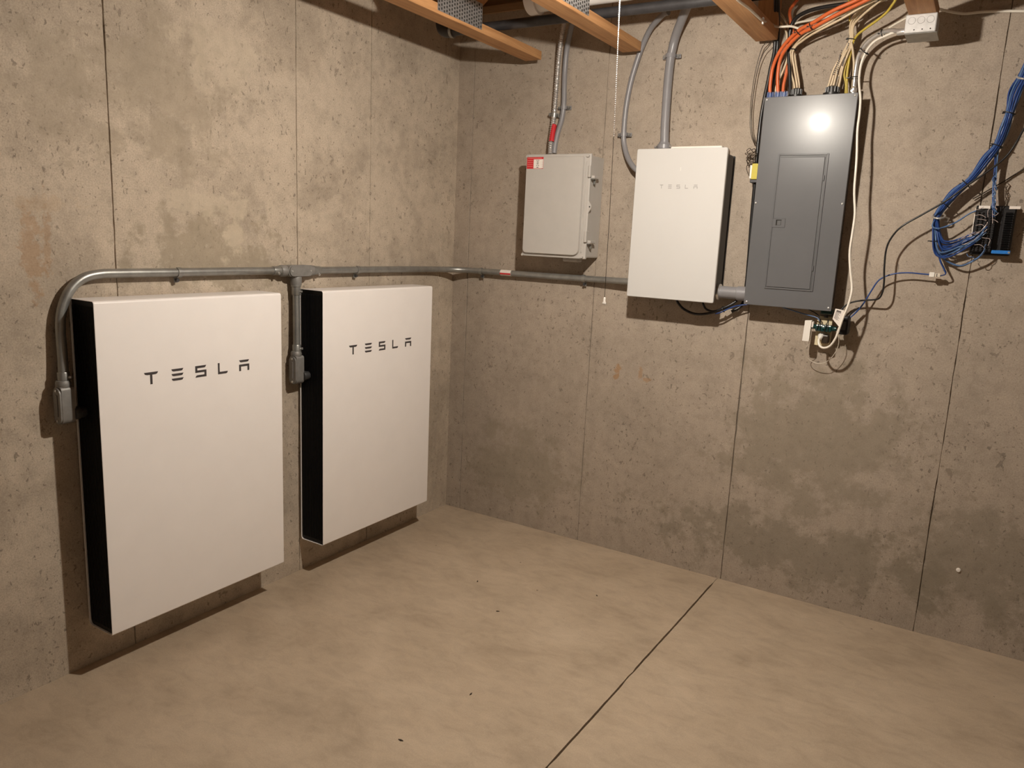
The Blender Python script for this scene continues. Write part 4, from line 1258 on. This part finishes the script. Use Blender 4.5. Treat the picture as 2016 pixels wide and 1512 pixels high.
for i in range(4):
    ang = 2 * math.pi * i / 4 + 0.6
    pts = []
    for (u, v, o, wd) in main + rbr:
        k = wd * 0.38
        pts.append(P3(on_back(u + k * math.cos(ang), v + k * math.cos(ang) * 0.3, o - 0.006 + 0.009 * math.sin(ang))))
    cable('network_cable', pts, 0.0031, 'blue' if i % 3 else 'blue_light', ['blue network cable at the right of the branch down to the block top', 'blue network cable at the left of the branch down to the block top', 'blue network cable at the back left of the branch down to the block top', 'light blue network cable of the branch down to the block top'][i], 'cable', 'blue network cables to the block top', 6, 5)
cable('network_cable', Bp((1838, 436, .06), (1836, 446, .075), (1846, 450, .08), (1862, 446, .07), (1883, 437, .06), (1908, 421, .055), (1922, 415, .055)), 0.003, 'blue_light', 'light blue twisted wire looping from below the ring to the block edge', 'cable', None, 6)
cable('network_cable', Bp((1849, 500, .05), (1853, 518, .05), (1860, 533, .05), (1861, 540, .05), (1850, 543.5, .05)), 0.0026, 'blue', 'blue cable tail dropping from the loop into the white coupler', 'cable', None, 6)
cable('patch_cable', Bp((1834, 541, .05), (1812, 539, .05), (1788, 537, .05), (1764, 538.5, .05), (1744, 544, .05), (1729, 553, .05), (1717, 570, .05), (1706, 588, .05), (1696, 603, .05), (1682, 618, .05), (1668, 630, .055)), 0.0030, 'blue', 'blue patch cable from the white coupler down to the outlet', 'cable', None, 7)
cq = on_back(1842, 541.5, .05)
cpl = thing('cable_coupler', 'small white inline network coupler on the blue patch cable', 'coupler', P3(cq))
obj('body', MB().box((cq[0] - 0.022, cq[1] - 0.009, cq[2] - 0.009), (cq[0] - 0.003, cq[1] + 0.009, cq[2] + 0.010), 0.002), 'white_plastic', cpl)
obj('plug', MB().box((cq[0] - 0.001, cq[1] - 0.007, cq[2] - 0.007), (cq[0] + 0.016, cq[1] + 0.007, cq[2] + 0.007), 0.001), 'pale', cpl)
obj('contact', MB().box((cq[0] + 0.003, cq[1] - 0.0078, cq[2] - 0.006), (cq[0] + 0.006, cq[1] - 0.0066, cq[2] + 0.006)), 'label_ink', cpl, False)
cable('coax_cable', Bp((2075, 190, .09), (2040, 222, .09), (2016, 254, .095), (2000, 282, .10), (1979, 310, .10), (1948, 335, .10), (1903, 366, .10), (1863, 395, .10), (1820, 420, .10), (1778, 444, .10), (1757, 465, .095), (1745, 490, .09), (1741, 526, .09), (1740.5, 555, .085), (1738, 573, .08), (1732, 586, .07), (1722, 590, .06), (1697, 591.5, .05), (1675, 596, .045), (1662, 604, .045), (1650, 616, .05)), 0.0036, 'black_cable', 'black coaxial cable sagging across the wall in front of the blue bundle')
cable('brown_cable', Bp((2100, 300, .02), (2050, 320, .015), (2016, 333, .012), (1975, 358, .01), (1945, 375, .01), (1915, 392, .012)), 0.0022, 'brown_wire', 'thin brown cable lying on the wall behind the blue bundle')
tie(1987, 223, .055, 0.021, (-0.3, 0, -1), 'black cable tie uppermost on the blue bundle')
tie(1963, 287, .055, 0.021, (-0.4, 0, -1), 'black cable tie where the blue bundle forks')
tie(1902, 362, .055, 0.020, (-0.7, 0, -0.7), 'black cable tie on the left fork of the blue bundle')
tie(1861, 403, .05, 0.019, (-0.6, 0, -0.8), 'black cable tie just above the steel ring')
tie(1843, 475, .045, 0.019, (0.1, 0, -1), 'black cable tie below the steel ring', tail=0.008)

# black punch-down block
bl0, bl1 = on_back(1908, 499, .05), on_back(2004, 405, .05)
bk = thing('punch_block', 'black punch-down block with blue strip where the blue cables end', 'wiring block', (float(bl0[0]), 0, float(bl0[2])))
bx0, bz0, bx1, bz1 = float(bl0[0]), float(bl0[2]) - 0.004, float(bl1[0]), float(bl1[2])
obj('base', MB().box((bx0, -0.030, bz0), (bx1, -0.001, bz1), 0.003), 'block_black', bk)
obj('left_bank', MB().box((bx0 + 0.002, -0.052, bz0 + 0.012), (bx0 + 0.070, -0.029, bz1 - 0.014), 0.002), 'block_black', bk)
obj('right_bank', MB().box((bx0 + 0.090, -0.052, bz0 + 0.012), (bx1 - 0.004, -0.029, bz1 - 0.014), 0.002), 'block_black', bk)
teeth = MB()
nr = 17
for r_ in range(nr):
    zz = bz0 + 0.020 + r_ * (bz1 - bz0 - 0.048) / (nr - 1)
    for x_a, x_b, n_ in ((bx0 + 0.010, bx0 + 0.064, 5), (bx0 + 0.098, bx1 - 0.010, 10)):
        for k in range(n_):
            xx = x_a + (x_b - x_a) * k / (n_ - 1)
            teeth.box((xx - 0.0022, -0.060, zz - 0.0028), (xx + 0.0022, -0.0515, zz + 0.0028))
tt = obj('contact_clips', teeth, 'block_black', bk, False)
tt['kind'] = 'stuff'
sa, sb = on_back(1951, 499, .06), on_back(1990, 493, .06)
obj('blue_strip', MB().box((sa[0], -0.063, bz0 + 0.007), (sb[0], -0.050, bz0 + 0.020), 0.002), 'blue_bar', bk)
obj('strip_screw', MB().cyl((sb[0] - 0.005, -0.063, bz0 + 0.0135), (sb[0] - 0.005, -0.065, bz0 + 0.0135), 0.004, 10), 'bright', bk)
for a, b in ((0.008, 0.045), (0.105, 0.140)):
    obj('label_strip', MB().box((bx0 + a, -0.0545, bz1 - 0.0125), (bx0 + b, -0.052, bz1 - 0.002)), 'label_white', bk, False)
obj('edge_strip', MB().box((bx0 - 0.003, -0.046, bz0 + 0.05), (bx0 - 0.0005, -0.030, bz1 - 0.012)), 'label_white', bk, False)
# untwisted conductor ends
EG = 'bare conductor ends on the black block'
rnd = random.Random(4)
ends = [((1920, 413), (1928, 412), (1937, 407)), ((1920, 424), (1931, 423), (1941, 428)), ((1924, 431), (1934, 432), (1942, 434)), ((1921, 444), (1932, 442), (1940, 447)), ((1918, 482), (1930, 482), (1940, 490)), ((1934, 468), (1949, 471), (1945, 484)), ((1945, 428), (1945, 415), (1950, 410)), ((1953, 421), (1960, 424), (1966, 419)), ((1953, 432), (1960, 434), (1965, 438)), ((1954, 414), (1954, 426), (1954, 440))]
EL = ['topmost on the left bank', 'second from the top on the left bank', 'third from the top on the left bank', 'fourth from the top on the left bank', 'lowest on the left bank', 'hooked beside the centre gap', 'rising at the centre gap', 'upper one, right bank', 'lower one on the right bank', 'hanging down the centre gap']
for e in ends:
    cable('wire_end', Bp(*[(u, v, .066 + 0.004 * rnd.random()) for u, v in e]), 0.0011, 'copper', 'fine pale conductor end on the black block, ' + EL[ends.index(e)], 'wire', EG, 5, 4)

# untwisted pairs between the jacket ends and the block
TP = [((1888, 478), (1904, 470), (1922, 462), (1940, 448)), ((1892, 482), (1910, 476), (1928, 464), (1946, 450)), ((1884, 474), (1902, 464), (1920, 458), (1938, 452)),
      ((1896, 470), (1912, 462), (1930, 456), (1944, 438)), ((1890, 486), (1908, 480), (1926, 472), (1940, 458)), ((1904, 500), (1920, 510), (1932, 500), (1942, 480)),
      ((1957, 340), (1955, 362), (1958, 385), (1955, 412)), ((1960, 344), (1961, 366), (1958, 392), (1961, 420)), ((1955, 350), (1957, 372), (1954, 396), (1957, 424)), ((1962, 350), (1959, 378), (1962, 400), (1960, 416))]
TL_ = ['topmost of those from the ring', 'crossing to the middle of the block', 'at the left edge of the block', 'rising steeply at the block centre', 'lowest of the main twist', 'along the lowest loop',
       'leftmost above the block', 'second from the left above the block', 'behind the others above the block', 'rightmost above the block']
for e, lb_ in zip(TP, TL_):
    base = spline(Bp(*[(u, v, .07) for u, v in e]), 8)
    ph = rnd.uniform(0, 6)
    tw = [Vector(p) + Vector((0.003 * math.cos(k * 0.9 + ph), 0.003 * math.sin(k * 0.9 + ph), 0.003 * math.sin(k * 0.9 + ph + 1))) for k, p in enumerate(base)]
    tag(obj('twisted_pair', MB().tube(tw, 0.0014, 5), 'copper' if len(lb_) % 3 else 'blue_light', None, True, 60), 'untwisted wire pair at the black block, ' + lb_, 'wire', 'untwisted wire pairs at the block')

# ------------------------------------------------------------------ outlet and devices under the panel
oa, ob_ = on_back(1603, 679, .045), on_back(1640, 624, .045)
ol = thing('power_outlet', 'cream surface outlet box with two sockets under the breaker panel', 'outlet', (float(oa[0]), 0, float(oa[2])))
ox0, oz0, ox1, oz1 = float(oa[0]), float(oa[2]), float(ob_[0]), float(ob_[2])
obj('box', MB().box((ox0 + 0.003, -0.042, oz0 + 0.003), (ox1 - 0.003, -0.001, oz1 - 0.003), 0.003), 'cream', ol)
fp = obj('face_plate', MB().box((ox0, -0.047, oz0), (ox1, -0.042, oz1), 0.002, 2), 'cream', ol)
for k in (0.27, 0.73):
    zz = oz0 + (oz1 - oz0) * k
    xm = (ox0 + ox1) / 2
    so = obj('socket', MB().prism([(a, -0.047, b) for a, b in round_poly(xm - 0.017, zz - 0.014, xm + 0.017, zz + 0.014, [0.008] * 4, 4)], (0, -0.0015, 0)), 'cream', ol)
    obj('socket_slot', MB().box((xm - 0.008, -0.0490, zz - 0.001), (xm - 0.006, -0.0483, zz + 0.008)).box((xm + 0.006, -0.0490, zz - 0.001), (xm + 0.008, -0.0483, zz + 0.007)), 'dark_hole', so, False)
# dark teal splitter strapped across
ta = on_back(1600, 643, .085)
tb = on_back(1646, 643, .085)
tl = thing('cable_splitter', 'dark green cable splitter strapped across the front of the outlet', 'splitter', P3(ta))
zt2 = float(ta[2])
obj('body', MB().box((ta[0] + 0.012, -0.098, zt2 - 0.016), (tb[0] - 0.014, -0.066, zt2 + 0.012), 0.005, 2), 'teal', tl)
obj('port', MB().lathe((ta[0] + 0.014, -0.084, zt2 + 0.001), (-1, 0, 0), [(0.008, 0), (0.010, 0.003), (0.010, 0.018), (0.007, 0.020)], 14), 'teal', tl)
obj('port', MB().lathe((tb[0] - 0.016, -0.084, zt2 - 0.001), (1, 0, 0), [(0.008, 0), (0.010, 0.003), (0.010, 0.018), (0.007, 0.020)], 14), 'teal', tl)
obj('port', MB().lathe(((ta[0] + tb[0]) / 2, -0.094, zt2 + 0.001), (0, -1, 0.3), [(0.008, 0), (0.009, 0.008), (0.005, 0.009)], 14), 'teal', tl)
for fx in (0.28, 0.62):
    xx = float(ta[0] + (tb[0] - ta[0]) * fx)
    pts = [Vector((xx + 0.006 * s, y, z)) for s, y, z in ((-1, -0.100, zt2 - 0.014), (-0.4, -0.102, zt2 + 0.004), (0.2, -0.098, zt2 + 0.022), (0.0, -0.08, zt2 + 0.034), (0.6, -0.09, zt2 + 0.026), (1.0, -0.102, zt2 + 0.004), (1.4, -0.100, zt2 - 0.014))]
    obj('strap_tie', MB().tube(spline(pts, 4), 0.0017, 6), 'tie', tl)
t2 = on_back(1630, 614, .06)
cg = thing('ground_clamp', 'dark teal clamp tucked against the underside of the panel', 'clamp', P3(t2))
obj('body', MB().box((t2[0] - 0.026, -0.085, t2[2] - 0.010), (t2[0] + 0.022, -0.035, PZ + 0.004), 0.004, 2), 'teal', cg)
obj('stem', MB().cyl((t2[0] - 0.004, -0.06, t2[2] - 0.010), (t2[0] - 0.004, -0.06, oz1 - 0.004), 0.008, 12), 'pipe_black', cg)
# black power adapter
ad = on_back(1663, 639, .06)
pa = thing('power_adapter', 'black power adapter hanging right of the outlet', 'adapter', P3(ad))
obj('body', MB().box((ad[0] - 0.018, -0.095, ad[2] - 0.040), (ad[0] + 0.018, -0.030, ad[2] + 0.036), 0.006, 2), 'black_side', pa)
obj('cable_stub', MB().tube(spline([(ad[0] + 0.010, -0.06, ad[2] + 0.030), (ad[0] + 0.020, -0.055, ad[2] + 0.048), (ad[0] + 0.045, -0.05, ad[2] + 0.075)], 5), 0.003, 8), 'black_side', pa)
obj('rating_plate', MB().box((ad[0] - 0.010, -0.0956, ad[2] - 0.020), (ad[0] + 0.010, -0.0948, ad[2] + 0.015)), 'dark_body', pa, False)
# brown transformer plug in lower socket
bpq = on_back(1624, 668, .065)
pl2 = thing('adapter_plug', 'dark brown plug in the lower socket behind the white cord', 'plug', P3(bpq))
obj('body', MB().box((bpq[0] - 0.010, -0.085, bpq[2] - 0.016), (bpq[0] + 0.016, -0.049, bpq[2] + 0.020), 0.005, 2), 'brown_wire', pl2)
obj('prong_guard', MB().box((bpq[0] - 0.006, -0.0490, bpq[2] - 0.010), (bpq[0] + 0.012, -0.0486, bpq[2] + 0.012)), 'dark_hole', pl2, False)
# white slim sensor
sq = [on_back(u, v, .10) for u, v in ((1585, 631), (1598, 631), (1592, 672), (1579, 670.5))]
sn = thing('plug_in_sensor', 'slim white plug-in module standing left of the outlet', 'module', P3(sq[3]))
obj('body', MB().prism([P3(p) for p in sq], (0.0, 0.030, 0.0)), 'white_plastic', sn, False)
s2 = on_back(1599.5, 639, .095)
obj('side_cap', MB().box((s2[0] - 0.004, -0.095, s2[2] - 0.013), (s2[0] + 0.004, -0.072, s2[2] + 0.012), 0.002), 'white_plastic', sn)
cable('antenna_wire', Bp((1592, 672, .085), (1591.5, 678, .085), (1587, 684, .08), (1586, 694, .07), (1589, 703, .06), (1596, 710, .055), (1607.6, 715, .055), (1623.5, 714, .06), (1636, 705, .065), (1645, 693, .07), (1650, 681, .075), (1651.5, 672, .08), (1650.5, 659, .085)), 0.0013, 'pale', 'thin pale wire looping below the outlet from the slim white module', 'wire', None, 6)
# cables under the panel
cable('blue_wire', Bp((1540, 605, .06), (1560, 611, .065), (1583, 618, .07), (1607, 625, .075), (1614, 632, .08)), 0.0026, 'blue_light', 'thin blue cable from under the panel to the green splitter', 'cable', None, 6)
cable('black_wire', Bp((1580, 604, .06), (1594, 610, .065), (1608, 618.5, .075), (1614, 626, .08)), 0.0026, 'black_cable', 'short black wire from the panel underside to the green splitter', 'cable', None, 6)
cable('black_cable', Bp((1332, 590, .07), (1336, 598, .07), (1347, 609, .07), (1368, 618, .07), (1395, 617, .07), (1425, 608, .065), (1440, 600, .06), (1452, 590, .05), (1462, 580, .03), (1472, 572, .02)), 0.0058, 'black_cable', 'long black cable looping beneath the white gateway')
cable('black_cable', Bp((1383, 592, .075), (1385, 600, .075), (1391, 609, .075), (1405, 613, .074), (1425, 606, .07), (1441, 598, .06), (1452, 590, .05)), 0.0050, 'black_cable', 'short black cable looping beneath the right corner of the white gateway')
cable('blue_wire', Bp((1408, 618, .075), (1419, 615, .075), (1434, 608, .07), (1449, 602.5, .065), (1467, 600, .055), (1485, 598, .045), (1510, 600, .04)), 0.0032, 'blue', 'blue cable joining the black loops beneath the gateway and panel', 'cable', None, 6)
tie(1424, 609, .068, 0.013, (1, 0, 0.4), 'dark cable tie round the loops beneath the gateway')

# small white plug left in the wall
wq = on_back(1887, 1122, 0)
tag(obj('wall_plug', MB().lathe(P3(wq), (0, -1, 0), [(0.009, -0.002), (0.009, 0.004), (0.006, 0.007)], 12), 'white_plastic'), 'small white plastic plug in the lower wall at the right', 'plug')

for (u, v), lbl in (((927, 1367), 'dark speck of debris on the bare floor near the middle of the room'), ((940, 1145), 'small dark chip on the floor nearest the corner battery'), ((980, 1204), 'thin dark splinter lying on the floor in front of the corner'), ((1175, 1173), 'thin dark sliver on the floor close to the back wall'), ((789, 1458), 'grey chip on the floor nearest the camera')):
    fp_ = on_floor(u, v)
    a = rnd.uniform(0, 3.1)
    L_ = rnd.uniform(0.006, 0.011)
    dx, dy = math.cos(a) * L_, math.sin(a) * L_
    tag(obj('debris_chip', MB().prism([(fp_[0] - dx, fp_[1] - dy, 0.0002), (fp_[0] + dy * 0.35, fp_[1] - dx * 0.35, 0.0002), (fp_[0] + dx, fp_[1] + dy, 0.0002), (fp_[0] - dy * 0.3, fp_[1] + dx * 0.3, 0.0002)], (0, 0, 0.003)), 'brown_wire', None, False), lbl, 'debris')
